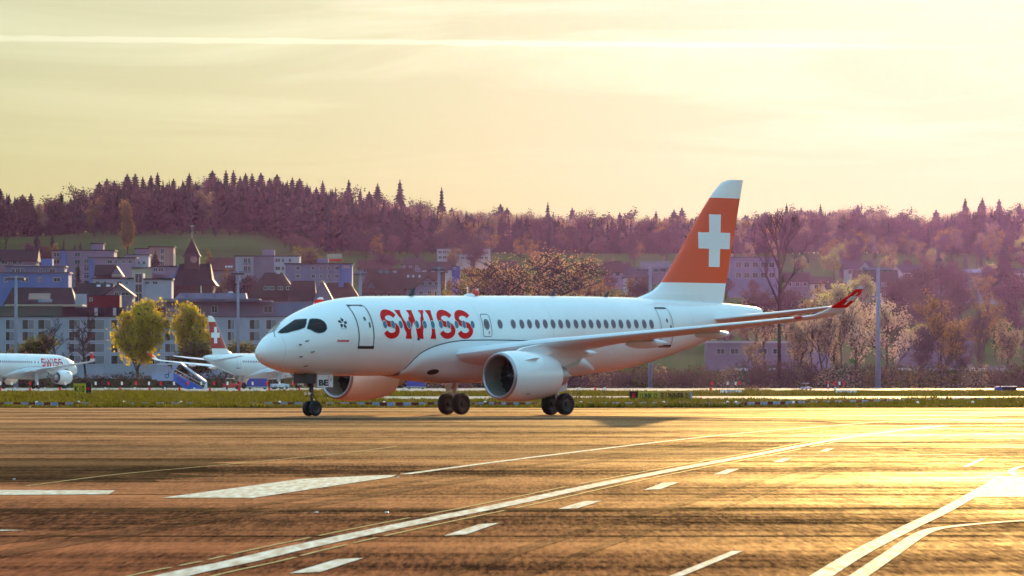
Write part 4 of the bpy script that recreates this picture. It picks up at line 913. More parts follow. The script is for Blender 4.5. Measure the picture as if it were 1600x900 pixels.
for k in range(105):                                            # the wood's front edge
    px = -20+1640*(k+.5)/105+rnd.uniform(-6, 6); Y = rnd.uniform(2150, 2215) if px > 440 else rnd.uniform(2218, 2275); z0 = gz((px-800)/FPX*Y, Y); cap = hmax(px, Y, z0)
    if rnd.random() < (.62 if px > 540 else .35):
        parts, h = SK[rnd.choice(('forest_bare', 'forest_bare2', 'brown1', 'tan1', 'gold1'))]; hh = min(rnd.uniform(10, 17), cap)
        r = tree('forest_tree', parts, ((px-800)/FPX*Y, Y, z0), 'budding leafless tree at the foot of the wood', 'tree', 'trees along the front of the wood', rz=rnd.uniform(0, 6), scale=hh/h)
    else:
        hh = min(rnd.uniform(12, 20), cap*rnd.uniform(.8, 1)); r = tree('spruce_tree', CON[rnd.randrange(8)], ((px-800)/FPX*Y, Y, z0), 'dark spruce at the foot of the wood', 'tree', 'trees along the front of the wood', rz=rnd.uniform(0, 6), scale=hh/20.5)
for k in range(70):                                             # lighter trees standing out on the lower right part of the wood
    px = rnd.uniform(560, 1620); Y = rnd.uniform(2200, 2420); x = (px-800)/FPX*Y; kk = rnd.choice(('tan1', 'pink2', 'gold1', 'forest_bare2', 'tan1', 'brown1')); parts, h = SK[kk]; hh = min(rnd.uniform(15, 21), hmax(px, Y, gz(x, Y), 4)*rnd.uniform(.85, 1))
    r = tree('forest_tree', parts, (x, Y, gz(x, Y)), 'light budding tree standing out inside the lower wood', 'tree', 'light trees inside the lower wood', rz=rnd.uniform(0, 6), scale=hh/h); r.scale = (hh/h*1.1, hh/h*1.1, hh/h)
low = [conifer_arrays(20, rr, 200+i, tiers=9, per=7) for i, rr in enumerate((3.8, 4.4, 3.4, 4.1))]
def bushy(seed, n=150):
    gg = np.random.default_rng(seed); d = gg.normal(0, 1, (n, 3)); d /= np.linalg.norm(d, axis=1)[:, None]; C = d*gg.random((n, 1))**.4*np.array([3.4, 3.4, 6.0])+np.array([0, 0, 12.0])
    a = gg.normal(0, .7, (n, 3)); b = gg.normal(0, .7, (n, 3)); V = np.stack([C-a, C+b, C+a], 1).reshape(-1, 3)
    V = np.concatenate([V, [(-.25, 0, -1), (.25, 0, -1), (0, 0, 13), (0, -.25, -1), (0, .25, -1), (0, 0, 13)]]); return V, np.arange(len(V)).reshape(-1, 3)
lowb = [bushy(300+i) for i in range(3)]
def wood(name, sel, mats_, count, seed, label):
    gg = np.random.default_rng(seed); VV = []; TT = []; MI = []; k0 = 0
    for _ in range(count):
        Y = gg.uniform(2175, 2445 if name == 'conifer_wood' else 2560); x = gg.uniform(-1, 1)*(Y*.0833+75); px_ = 800+x*FPX/Y; s = gg.uniform(.75, 1.08); s = min(s, hmax(px_, Y, terrain(x, Y), 8)/21.0*gg.uniform(.8, 1.0))
        if px_ < 440 and Y < 2225: continue
        i = gg.integers(len(sel)); V, T = sel[i]; a = gg.uniform(0, 6.28)
        W = V*s; ca, sa = math.cos(a), math.sin(a); W = np.stack([W[:, 0]*ca-W[:, 1]*sa+x, W[:, 0]*sa+W[:, 1]*ca+Y, W[:, 2]+terrain(x, Y)], 1)
        VV.append(W); TT.append(T+k0); MI.append(np.full(len(T), i % len(mats_))); k0 += len(V)
    o = obj(name, mesh_np(name, np.concatenate(VV), np.concatenate(TT), mats_, np.concatenate(MI))); tag(o, label, 'wood', kind='stuff')
wood('conifer_wood', low, [M['needle'], M['needle2']], 1900, 8, 'dark mass of conifers covering the hill')
wood('leafless_wood', lowb, [M['bud_wood'], M['needle2'], M['bud_wood']], 900, 9, 'brownish mass of leafless trees among the conifers')
# ---- shrubs along the perimeter
def shrub_kind(seed, w, h, m, n=900):
    gg = np.random.default_rng(seed); ang = gg.random(n)*6.28; r = np.sqrt(gg.random(n))*w/2; z = gg.random(n)*h*np.clip(1.15-(r/(w/2))**2*.7, .2, 1)
    C = np.stack([r*np.cos(ang), r*np.sin(ang)*.6, z], 1); up = np.stack([gg.normal(0, .25, n), gg.normal(0, .25, n), .5+gg.random(n)*.5], 1)*.42; sd_ = gg.normal(0, .07, (n, 3))
    V = np.stack([C-sd_, C+sd_, C+up], 1).reshape(-1, 3); T = np.arange(len(V)).reshape(-1, 3)
    n2 = n//2; k = gg.integers(0, n, n2); a = gg.normal(0, .14, (n2, 3)); b = gg.normal(0, .14, (n2, 3)); C2 = C[k]+up[k]; V2 = np.stack([C2-a, C2+b, C2+a], 1).reshape(-1, 3)
    return mesh_np('shrub', np.concatenate([V, V2]), np.arange(len(V)+len(V2)).reshape(-1, 3), [M['shrub'], M[m]], np.concatenate([np.zeros(n, int), np.ones(n2, int)]))
SH = [shrub_kind(400+i, 6, 4.2, m) for i, m in enumerate(('shrub', 'bud_brown', 'shrub', 'bud_gold', 'leaf_olive', 'bud_tan'))]
px = 625; k = 0
while px < 1640:
    Y = rnd.uniform(1095, 1135); x = (px-800)/FPX*Y; i = rnd.choice((0, 0, 1, 1, 2, 3, 4, 5)); s = rnd.uniform(.8, 1.25)
    o = obj('shrub', SH[i], loc=(x, Y, -.05), rz=rnd.uniform(-.4, .4), scale=(s*1.1, s, s*rnd.uniform(.75, 1.15)))
    tag(o, ['bare brown shrub', 'budding brown shrub', 'bare brown shrub', 'golden budding shrub', 'olive green shrub', 'tan budding shrub'][i]+' in the hedge along the airfield fence', 'shrub', 'shrubs along the far edge of the airfield')
    px += rnd.uniform(17, 27)
px = -20
while px < 470:
    Y = rnd.uniform(1152, 1165); x = (px-800)/FPX*Y; s = rnd.uniform(.7, .95)
    o = obj('shrub', SH[rnd.choice((0, 2, 4))], loc=(x, Y, -.05), scale=(s*1.3, s, s*.8)); tag(o, 'low dark shrub in the hedge before the hotel', 'shrub', 'low shrubs before the hotel'); px += rnd.uniform(26, 36)
o = obj('shrub', SH[3], loc=((1175-800)/FPX*830, 830, 0), scale=(.35, .3, .22)); tag(o, 'tiny orange shrub in the grass past the yellow signs', 'shrub')

# ================================================================== TOWN
def wall_mat(name, col): return mat(name, col, .85, spec=.1, var=.10, vscale=.35)
W = {k: wall_mat('wall_'+k, c) for k, c in dict(white=(.34, .34, .42), blue=(.09, .16, .38), lilac=(.25, .19, .27), salmon=(.34, .19, .17), cream=(.42, .36, .26), grey=(.17, .17, .26), mauve=(.20, .155, .20), brown=(.07, .045, .035), dark=(.025, .022, .025), red=(.13, .012, .012), pale=(.42, .40, .44)).items()}
RF = {k: mat('roof_'+k, c, .8, spec=.1, var=.25, vscale=.5) for k, c in dict(dark=(.016, .013, .012), brown=(.045, .022, .018), red=(.075, .024, .018), grey=(.09, .09, .11), metal=(.20, .20, .28), slate=(.03, .027, .034)).items()}
M['win'] = mat('window_glass', (.018, .020, .028), .12, spec=.6)
M['curtain'] = mat('shutter_panel', (.20, .19, .21), .8, spec=.1, var=.15, vscale=.5)
M['frame'] = mat('window_frame', (.45, .45, .48), .6, spec=.2)
M['greenglass'] = mat('green_glass', (.02, .07, .07), .1, spec=.6)
M['solar'] = mat('solar_panel', (.20, .09, .05), .3, spec=.4)
PANES = {}
def window(root, x, z, w, h, y=0.0, shutter=False, name='window'):
    """frame ring proud of the wall with a recessed pane; meshes shared by size"""
    key = (round(w, 1), round(h, 1), shutter)
    if key not in PANES:
        w_, h_ = key[:2]; t = .10; b = MB()
        b.box(-w_/2-t, w_/2+t, -.09, .02, -t, 0); b.box(-w_/2-t, w_/2+t, -.09, .02, h_, h_+t); b.box(-w_/2-t, -w_/2, -.09, .02, 0, h_); b.box(w_/2, w_/2+t, -.09, .02, 0, h_)
        b.box(-.04, .04, -.07, .02, 0, h_)
        o = b.build('window', M['frame']); fm = o.data; bpy.data.objects.remove(o)
        b = MB(); b.add([(-w_/2, -.03, 0), (w_/2, -.03, 0), (w_/2, -.03, h_), (-w_/2, -.03, h_)], [(0, 1, 2, 3)]); o = b.build('pane', M['win']); pm = o.data; bpy.data.objects.remove(o)
        sm = None
        if shutter:
            b = MB(); b.box(w_*.02, w_/2, -.065, -.035, 0, h_); o = b.build('shutter', M['curtain']); sm = o.data; bpy.data.objects.remove(o)
        PANES[key] = (fm, pm, sm)
    fm, pm, sm = PANES[key]
    f = obj(name, fm, root, (x, y, z)); obj('pane', pm, f)
    if sm: obj('shutter', sm, f)
    return f
def base_of(px0, px1, Y): return min(gz((px0-800)/FPX*Y, Y), gz((px1-800)/FPX*Y, Y))-1.0
class Bld:
    def __init__(s, name, label, px0, px1, Y, cat='building', group='buildings of the town', rz=0.0):
        s.k = Y/FPX; s.Y = Y; s.cx = ((px0+px1)/2-800)*s.k; s.pc = (px0+px1)/2; s.zb = base_of(px0, px1, Y)
        s.w = (px1-px0)*s.k; s.root = empty(name, (s.cx, Y, s.zb), rz); tag(s.root, label, cat, group)
    def X(s, px): return (px-s.pc)*s.k
    def Z(s, py): return CAMH+(HOR-py)*s.k-s.zb
    def block(s, px0, px1, pt, pb=None, y0=0.0, depth=11, m='white', name='wall', roof=None, eave=.35, rt=.35):
        z0 = 0 if pb is None else s.Z(pb); b = MB(); b.box(s.X(px0), s.X(px1), y0, y0+depth, z0, s.Z(pt)); o = b.build(name, W[m] if isinstance(m, str) else m, s.root)
        if roof:
            b = MB(); b.box(s.X(px0)-eave, s.X(px1)+eave, y0-eave, y0+depth+eave, s.Z(pt)+.002, s.Z(pt)+rt); b.build('roof', RF[roof], s.root)
        return o
    def wins(s, cols, rows, y=0.0, shutter=False):
        for r0, r1 in rows:
            for c0, c1 in cols:
                window(s.root, (s.X(c0)+s.X(c1))/2, s.Z(r1), (c1-c0)*s.k, (r1-r0)*s.k, y, shutter)
    def gable(s, px0, px1, pe, pr, depth=10, axis='x', m='white', roof='brown', y0=0.0, over=.5, hip=0.0, name='wall'):
        """walls plus pitched roof; axis 'x': ridge across the view, 'y': gable faces the camera; hip pulls the ridge ends in"""
        x0, x1, ze, zr = s.X(px0), s.X(px1), s.Z(pe), s.Z(pr); y1 = y0+depth; t = .22
        b = MB()
        if axis == 'y':
            xm = (x0+x1)/2; b.prism([(x0, 0), (x1, 0), (x1, ze), (xm, zr-t*1.2), (x0, ze)], 'y', y0, y1); b.build(name, W[m], s.root)
            sl = (zr-ze)/(xm-x0)
            for sg in (-1, 1):
                e = xm+sg*((x1-x0)/2+over); zz = ze-over*sl; b = MB(); b.prism([(xm, zr), (e, zz), (e, zz-t), (xm, zr-t)], 'y', y0-over, y1+over); b.build('roof', RF[roof], s.root)
        else:
            ym = (y0+y1)/2; b.box(x0, x1, y0, y1, 0, ze); b.build(name, W[m], s.root)
            sl = (zr-ze)/(ym-y0); yo = y0-over; zo = ze-over*sl; hp = (x1-x0)/2*hip
            b = MB(); a, c = x0-over, x1+over
            V = [(a, yo, zo), (c, yo, zo), (c, 2*ym-yo, zo), (a, 2*ym-yo, zo), (a+hp, ym, zr), (c-hp, ym, zr)]
            b.add(V+[(p[0], p[1], p[2]-t) for p in V[:4]], [(0, 1, 5, 4), (2, 3, 4, 5), (1, 2, 5), (3, 0, 4), (6, 7, 1, 0), (7, 8, 2, 1), (8, 9, 3, 2), (9, 6, 0, 3), (9, 8, 7, 6)]); b.build('roof', RF[roof], s.root)
            if hip == 0:
                for xx in (x0, x1): b = MB(); b.prism([(y0+.02, ze-.3), (y1-.02, ze-.3), (ym, zr-t-.1)], 'x', xx-.03 if xx == x0 else xx-.12, xx+.12 if xx == x0 else xx+.03); b.build('gable_wall', W[m], s.root)
    def slope_piece(s, px, py, w, h, pe, pr, y0, depth, m, name):
        """a flat piece lying on the roof slope facing the camera"""
        ze, zr = s.Z(pe), s.Z(pr); dy = depth/2; z = s.Z(py); y = y0+(z-ze)/(zr-ze)*dy; n = Vector((0, -(zr-ze), dy)).normalized(); up = Vector((0, dy, zr-ze)).normalized()
        c = Vector((s.X(px), y, z))+n*.05; b = MB(); q = [c+Vector((sx*w/2, 0, 0))+up*(sy*h/2) for sx, sy in ((-1, -1), (1, -1), (1, 1), (-1, 1))]
        b.add([p[:] for p in q]+[(p-n*.2)[:] for p in q], [(0, 1, 2, 3), (0, 4, 5, 1), (1, 5, 6, 2), (2, 6, 7, 3), (3, 7, 4, 0)]); b.build(name, m, s.root)
    def chimney(s, px, pt, pb, m='brown', y=4.0, w=.9):
        b = MB(); b.box(s.X(px)-w/2, s.X(px)+w/2, y-w/2, y+w/2, s.Z(pb), s.Z(pt)); b.build('chimney', W[m], s.root)
def slope_Y(py):                                               # where on the slope the ground line reaches that height
    Y = 1500.0
    while Y < 2080 and HOR-FPX*(terrain(0, Y)-CAMH)/Y > py: Y += 5
    return Y
# ---- hotel
B = Bld('hotel_building', 'long white four-storey hotel with rows of square windows and setback roof floor', -70, 490, 1290)
B.block(-70, 490, 495, m='white', depth=15)
b = MB(); b.box(B.X(-70)-.2, B.X(490)+.2, -.25, 15.2, B.Z(495)+.002, B.Z(494)); b.build('parapet', RF['slate'], B.root)
cols = [(-52, -36), (-26, -10), (9, 22), (35, 53), (60, 79), (108, 125), (136, 163), (174, 194), (207, 226), (233, 250), (258, 274), (283, 300), (308, 326), (356, 366), (390, 406), (416, 432), (446, 462)]
B.wins(cols, [(500, 514), (518.5, 532), (537, 550), (555.5, 568.5)], shutter=True)
B.block(-70, 96, 478, 494, y0=2.5, depth=11, m=M['greenglass'], name='glazed_attic'); B.block(96, 192, 480, 494, y0=2.5, depth=11, m='dark', name='attic')
for p0, p1 in ((147, 164), (176, 192)):
    B.block(p0, p1, 480, 493, y0=1.2, depth=1.3, m='dark', name='dormer'); B.block(p0, p0+5, 481, 493, y0=1.1, depth=.1, m='pale', name='dormer_panel')
b = MB(); b.box(B.X(6), B.X(128), 1.6, 13.5, B.Z(478)+.002, B.Z(475.5)); b.build('lit_parapet', W['cream'], B.root)  # cream colour carries the sunlight on this parapet
B.block(192, 490, 471, 494, y0=3.0, depth=10, m='mauve', name='attic')
B.wins([(306, 312), (330, 338), (412, 424)], [(478, 488)], y=3.0)
for p0, p1, pt, pb in ((252, 405, 466.5, 468), (255, 424, 469.5, 470.8)): b = MB(); b.box(B.X(p0), B.X(p1), .8, 13.2, B.Z(pb), B.Z(pt)); b.build('roof_slab', RF['metal'], B.root)
b = MB(); b.prism([(B.X(271), B.Z(466)), (B.X(384), B.Z(466)), (B.X(382), B.Z(457.5)), (B.X(279), B.Z(457.5))], 'y', 4, 11); b.build('plant_room', RF['metal'], B.root)
b = MB(); b.lathe([(0, .6), (.25, .5), (.4, .2), (.42, .001)], (B.X(358), 7, B.Z(457.5)), 'z', 14); b.build('skylight_dome', W['pale'], B.root, smooth=True)
b = MB(); b.tube([(B.X(312), 6, B.Z(458)), (B.X(312), 6, B.Z(446))], .16, 8); b.build('flue', M['chrome'], B.root)
Pt, Ft, wd = text_2d('Hotel', 1.35, .02); b = MB(); b.add([(B.X(258)+p[0], 2.95, B.Z(485.5)+p[1]) for p in Pt], Ft); b.build('hotel_lettering', W['pale'], B.root)
b = MB(); b.prism([(B.X(240), B.Z(484)), (B.X(246), B.Z(487)), (B.X(257), B.Z(486)), (B.X(256), B.Z(480)), (B.X(250), B.Z(481)), (B.X(244), B.Z(479))], 'y', 2.85, 2.96); b.build('red_emblem', W['red'], B.root)
B.block(430, 480, 474, 494, y0=1.6, depth=1.2, m='grey', name='terrace_wall'); B.block(364, 384, 474.5, 476, y0=1.4, depth=1.6, m='grey', name='awning')
# ---- the left quarter
B = Bld('apartment_block', 'long light-blue flat-roofed block with a setback top floor', -40, 107, 1620)
B.block(-40, 107, 427, depth=12, m='blue', roof='grey'); B.block(9, 100, 417, 426.5, y0=2, depth=9, m='grey', name='attic', roof='grey'); B.block(62, 80, 404, 416.5, y0=4, depth=5, m='blue', name='lift_tower')
B.wins([(7, 11), (34, 44), (60, 64), (84, 94)], [(434, 440)]); B.wins([(17, 22), (24, 30), (32, 36), (60, 65), (77, 85)], [(420, 425)], y=2.0)
b = MB(); b.box(B.X(21), B.X(60), 2.5, 6, B.Z(416)+.1, B.Z(414)); b.build('roof_glint', W['pale'], B.root)  # pale strip on the roof, a glint put in as colour
B = Bld('house', 'dark roofed old house behind the light-blue block', -20, 56, 1860); B.gable(-20, 56, 406, 389, m='mauve', roof='dark', depth=13); B.wins([(3, 11), (20, 26), (29, 34)], [(408, 412.5)])
B = Bld('apartment_block', 'pink-lilac block of flats with stacked balconies and roof box', 82, 178, 1820)
B.block(82, 178, 392, depth=14, m='lilac', roof='slate'); B.block(95, 103, 393, None, y0=-.8, depth=.8, m='blue', name='stair_panel'); B.block(141, 160, 381, 389.5, y0=4, depth=5, m='lilac', name='roof_box', roof='slate')
b = MB(); b.tube([(B.X(149), 6, B.Z(381)), (B.X(149), 6, B.Z(370))], .1, 5); b.tube([(B.X(142), 6, B.Z(389)), (B.X(142), 6, B.Z(376))], .08, 5); b.build('roof_aerial', M['darkmetal'], B.root)
for r in (394.5, 406, 417.5, 429, 440.5):
    for c in ((84, 93), (117, 125)):
        window(B.root, (B.X(c[0])+B.X(c[1]))/2, B.Z(r+6), (c[1]-c[0])*B.k, 6*B.k)
        q = MB(); q.box(B.X(c[0])-.2, B.X(c[1])+.2, -1.3, -.1, B.Z(r+9), B.Z(r+6.2)); q.build('balcony', W['lilac'], B.root)
B = Bld('apartment_block', 'lower lilac block with blue corner and small windows', 131, 212, 1780)
B.block(139, 212, 403.5, depth=12, m='lilac', roof='slate'); B.block(139, 146, 404, None, y0=-.7, depth=.7, m='blue', name='stair_panel'); B.wins([(168, 175), (179, 183), (191, 195), (201, 206)], [(406.5, 411.5)])
for r in (405, 417, 429): window(B.root, B.X(135), B.Z(r+6), 7*B.k, 6*B.k, .1); q = MB(); q.box(B.X(131), B.X(139), -.6, .6, B.Z(r+9.5), B.Z(r+6.3)); q.build('balcony', W['lilac'], B.root)
B.block(131, 139, 404, None, y0=1, depth=9, m='dark', name='recess')
B = Bld('house', 'small dark gabled house with a cream terrace in front of the lilac blocks', 147, 196, 1690); B.gable(150, 178, 428, 413, m='brown', roof='dark', axis='x', depth=9); B.gable(175, 190, 427, 416, m='lilac', roof='dark', axis='y', depth=8, y0=-1.5); B.block(176, 191, 429, 432, y0=-3, depth=1.4, m='cream', name='terrace')
B = Bld('apartment_block', 'low white row with a green glazed stair tower', 145, 268, 1600)
B.block(145, 210, 436, depth=10, m='white', roof='slate'); B.block(224, 268, 437, depth=10, m='white', roof='slate'); B.block(210, 224, 427, y0=-1, depth=9, m='white', name='stair_tower')
B.wins([(150, 155), (162, 166), (183, 190), (196, 200), (227, 233), (239, 246)], [(440, 444)])
for r in (428, 444, 457): window(B.root, B.X(217), B.Z(r+14), 10*B.k, 14*B.k, -1.0, name='stair_window')
B = Bld('house', 'big dark barn-like roof with a copper-coloured panel', 4, 120, 1480); B.gable(8, 116, 474, 448.5, m='dark', roof='dark', depth=15, hip=.2); B.slope_piece(60, 463, 5.2, 3.2, 474, 448.5, 0, 15, M['solar'], 'roof_panel'); B.slope_piece(70, 470, 3.4, 1.6, 474, 448.5, 0, 15, M['win'], 'roof_window')
B = Bld('house', 'dark brown roof with a pink-grey gable and balcony', 121, 207, 1450); B.gable(121, 172, 462, 441.5, m='brown', roof='dark', depth=12); B.gable(165, 207, 459, 443, m='mauve', roof='dark', axis='y', depth=10, y0=-1.5); B.wins([(180, 185), (191, 202)], [(457, 461.5)], y=-1.5); B.block(118, 136, 459.5, y0=-1, depth=5, m='white', name='annexe'); B.slope_piece(152, 446, .9, 1.0, 462, 441.5, 0, 12, M['frame'], 'roof_window'); B.slope_piece(167, 446, .9, 1.0, 462, 441.5, 0, 12, M['frame'], 'roof_window')
B = Bld('storage_box', 'dark red box-shaped roof structure above the hotel', 136, 187, 1400, 'building'); B.block(136, 187, 462, depth=7, m='red', roof='dark', eave=.05, rt=.15); B.wins([(140, 144)], [(466, 470)])
B = Bld('apartment_block', 'salmon-coloured block with a strip of balconies', 210, 273, 1880); B.block(233, 271, 386.5, depth=11, m='salmon', roof='brown'); B.block(211, 233, 389, y0=2, depth=8, m='lilac', name='wing', roof='slate')
for r in (389, 399, 409): window(B.root, B.X(253.5), B.Z(r+7), 5*B.k, 7*B.k)
B.block(271.5, 273, 396, y0=1, depth=1, m='pale', name='flue')
B = Bld('apartment_block', 'pale whitish block beneath the poplar', 196, 232, 1800); B.block(196, 232, 399, depth=10, m='white', roof='grey'); B.wins([(202, 207), (214, 218), (223, 227)], [(408, 413)])
B = Bld('apartment_block', 'lilac block with long balconies beside the church', 232, 277, 1740); B.block(238, 277, 417, depth=10, m='lilac', roof='slate'); B.block(206, 238, 419, y0=.5, depth=8, m='cream', name='wing', roof='grey'); B.wins([(240, 246), (248, 255)], [(419, 424)]); q = MB(); q.box(B.X(238), B.X(257), -1.2, -.05, B.Z(429), B.Z(425)); q.build('balcony', W['lilac'], B.root); q = MB(); q.box(B.X(238), B.X(257), -1.2, -.05, B.Z(437), B.Z(434)); q.build('balcony', W['brown'], B.root)
# ---- church
B = Bld('church', 'dark church with a flared spire, clock faces and a steep roof', 240, 335, 1690, 'church')
B.block(250, 332, 446, y0=0, depth=16, m='brown'); x0, x1, ze, zr = B.X(262), B.X(334), B.Z(446), B.Z(411.5)
b = MB(); ring = lambda a, c, y0, y1, z: [(a, y0, z), (c, y0, z), (c, y1, z), (a, y1, z)]
b.loft([ring(x0-.8, x1+.8, -1, 17, ze), ring(B.X(268), B.X(331), 1.2, 14.8, B.Z(436)), ring(B.X(275), B.X(329), 3.4, 12.6, B.Z(423)), ring(B.X(279), B.X(327), 6.2, 9.8, zr)], cap0=True, cap1=True); b.build('nave_roof', RF['dark'], B.root)
b = MB(); b.loft([ring(B.X(241), B.X(275), -3, 12, B.Z(451)), ring(B.X(262), B.X(275), 0, 9, B.Z(438))], cap0=True, cap1=True); b.build('aisle_roof', RF['dark'], B.root)
B.block(252, 264, 452, y0=-2.4, depth=10, m='mauve', name='aisle_wall'); B.wins([(254, 257), (260, 263)], [(454, 458)], y=-2.4)
B.block(287, 310, 400.5, y0=4, depth=4.2, m='brown', name='tower')
b = MB(); xm = B.X(298.3); ym = 6.1
def sq(hw, z): return [(xm-hw, ym-hw, z), (xm+hw, ym-hw, z), (xm+hw, ym+hw, z), (xm-hw, ym+hw, z)]
b.loft([sq(2.55, B.Z(400.5)), sq(2.0, B.Z(396)), sq(1.45, B.Z(389)), sq(.8, B.Z(381)), sq(.12, B.Z(372))], cap0=True, cap1=True); b.build('spire', RF['dark'], B.root)
b = MB(); b.tube([(xm, ym, B.Z(376)), (xm, ym, B.Z(352))], [.12, .04], 6); b.box(xm-.5, xm+.5, ym-.03, ym+.03, B.Z(353), B.Z(351.5)); b.build('weathervane', M['chrome'], B.root)
b = MB(); b.lathe([(0, 1.0), (.12, .95), (.12, .001)], (B.X(301.5), 4.0, B.Z(404.8)), 'y', 20, -1); b.build('clock_face', W['salmon'], B.root)
b = MB(); b.lathe([(0, .9), (.1, .85), (.1, .001)], (B.X(287), ym, B.Z(404)), 'x', 18, -1); b.build('clock_face', W['pale'], B.root)
b = MB(); b.prism([(B.X(269.5), B.Z(436)), (B.X(272), B.Z(436)), (B.X(279), B.Z(414)), (B.X(277.5), B.Z(414))], 'y', 1.0, 1.5); b.build('lit_verge', W['blue'], B.root)  # the strip's blue stands for light along the roof edge
# ---- middle quarter
B = Bld('house', 'house with a dark red roof and four small roof windows right of the church', 326, 371, 1830); B.gable(328, 370, 421, 401.5, m='mauve', roof='red', depth=12)
for p in (353, 357.5, 361.5): B.slope_piece(p, 416.5, .6, .9, 421, 401.5, 0, 12, M['frame'], 'roof_window')
B = Bld('apartment_block', 'white block with recessed balconies and a roof box', 368, 468, 1790)
B.block(368, 396, 401, depth=11, m='white', roof='slate'); B.block(396, 428, 401, y0=.6, depth=10, m='mauve', roof='slate', eave=0); B.block(428, 468, 401, y0=.2, depth=11, m='white', roof='slate', eave=.1); B.block(409, 428, 390, 400, y0=4, depth=5, m='lilac', name='roof_box')
for r in (403.5, 416):
    B.wins([(381, 386), (387.5, 391.5)], [(r, r+7)]); q = MB(); q.box(B.X(379.5), B.X(393), -1.1, -.1, B.Z(r+10), B.Z(r+7.3)); q.build('balcony', W['grey'], B.root)
    B.wins([(430.5, 437.5), (440, 444), (451, 455)], [(r+.6, r+6)], y=.2)
B = Bld('apartment_block', 'long blue-grey block with paired windows and a lighter end', 446, 551, 1700)
B.block(446, 529, 413, depth=11, m='grey', roof='slate'); B.block(529, 550, 413, y0=-.4, depth=11.5, m='blue', name='end_wing', roof='slate'); B.block(495, 512, 403, 412, y0=4, depth=4, m='grey', name='roof_box')
B.wins([(463, 468), (487, 492), (500, 504), (512, 516), (524, 529)], [(416.5, 421.5), (429, 434), (440.5, 445.5)]); B.wins([(535, 538), (539.5, 542), (543.5, 546)], [(416, 418)], y=-.4)
B = Bld('billboard', 'white and bright red board on the roof line of the blue-grey block', 510, 535, 1690, 'billboard', None); B.block(511, 534, 396.5, 403.8, y0=2, depth=.3, m='cream', name='upper_board'); B.block(514, 534, 404, 408, y0=2, depth=.3, m=mat('bright_red', (.75, .03, .02), .5), name='red_board')
for p in (515, 532): q = MB(); q.tube([(B.X(p), 2.6, 0), (B.X(p), 2.6, B.Z(398))], .12, 6); q.build('post', M['darkmetal'], B.root)
B = Bld('house', 'large brown hipped roof with a row of lit dormer windows', 385, 466, 1480); B.gable(388, 464, 462, 425, m='brown', roof='brown', depth=15, hip=.72); B.block(410, 458, 446.5, 453, y0=1.6, depth=5, m='brown', name='dormer'); B.wins([(412, 418), (421.5, 427.5), (435, 441), (447.5, 453.5)], [(447.5, 452.3)], y=1.6); B.chimney(433, 422, 430, 'pale', 7.5)
B = Bld('house', 'brown roof ending in a pale gable strip', 452, 524, 1440); B.gable(452, 492, 474, 438, m='brown', roof='brown', depth=13, hip=.25); B.gable(484, 524, 476, 439, m='lilac', roof='brown', axis='y', depth=12, y0=1.0); B.chimney(503, 437, 445, 'cream', 6)
B = Bld('house', 'red-brown hipped roof with a pale chimney above the cockpit', 494, 562, 1500); B.gable(497, 560, 466, 441, m='brown', roof='red', depth=13, hip=.55); B.chimney(532, 438.5, 448, 'blue', 5, 1.2)
B = Bld('house', 'very large red-brown roof with three roof windows', 562, 660, 1560); B.gable(565, 656, 456, 418, m='mauve', roof='red', depth=17, hip=.28); B.wins([(586, 590), (594, 598), (606, 610), (622, 626)], [(457, 463)])
for p in (594, 603, 616): B.slope_piece(p, 424, 1.1, 1.0, 456, 418, 0, 17, M['win'], 'roof_window')
B.gable(574, 586, 446, 436, m='mauve', roof='red', axis='y', depth=6, y0=1.5, name='dormer')
B = Bld('house', 'half-timbered gable house beside a thin grey mast', 632, 692, 1500); B.gable(634, 692, 449, 424, m='mauve', roof='red', depth=13, y0=2); B.gable(648, 690, 449, 431.5, m='lilac', roof='red', axis='y', depth=8, y0=-1.5)
B.wins([(657, 663), (669, 675), (680, 685)], [(440, 446)], y=-1.5); B.wins([(655, 661), (668, 674), (679, 685)], [(455, 461)], y=-1.5)
q = MB(); q.box(B.X(652), B.X(687), -1.62, -1.5, B.Z(447.5), B.Z(446.7)); q.box(B.X(656), B.X(683), -1.62, -1.5, B.Z(439.6), B.Z(438.8)); q.box(B.X(668.5), B.X(669.3), -1.62, -1.5, B.Z(438.8), B.Z(433)); q.build('timber', W['brown'], B.root)
for p in (637, 645, 655): B.slope_piece(p, 431, .5, 1.1, 449, 424, 2, 13, M['frame'], 'roof_window')
for i, (p0, p1, pe, pr, Y, rf, lb) in enumerate([(560, 612, 418, 405, 1800, 'red', 'low red-brown roof behind the very large roof'), (628, 664, 412, 402, 1850, 'brown', 'small brown roofed house below the wood'), (660, 706, 420, 408, 1790, 'brown', 'brown roofed house left of the white school'), (776, 815, 422, 407, 1800, 'brown', 'brown roof between the willows and the white school'), (946, 984, 424, 409, 1800, 'brown', 'brown roofed house above the cabin windows'), (975, 1012, 432, 417, 1700, 'slate', 'dark roofed house beside the fin fillet'), (1003, 1046, 418, 408, 1850, 'grey', 'pale house with a lit roof edge left of the tail fin'), (985, 1020, 462, 447, 1500, 'brown', 'low brown roof at the fin root')]):
    Y = slope_Y(pe+28); B = Bld('house', lb, p0, p1, Y); B.gable(p0, p1, pe, pr, m=('mauve', 'lilac', 'pale')[i % 3], roof=rf, depth=11, hip=(0, .3)[i % 2]); w = (p1-p0)/5; B.wins([(p0+w*.8, p0+w*1.5), (p0+w*2.2, p0+w*2.9), (p0+w*3.6, p0+w*4.3)], [(pe+2, pe+7)])
B = Bld('school_building', 'long white two-part school on the slope below the wood', 681, 767, 2010); B.block(683, 704, 389, depth=10, m='pale', roof='grey'); B.block(710, 766, 389, depth=10, m='pale', roof='grey')
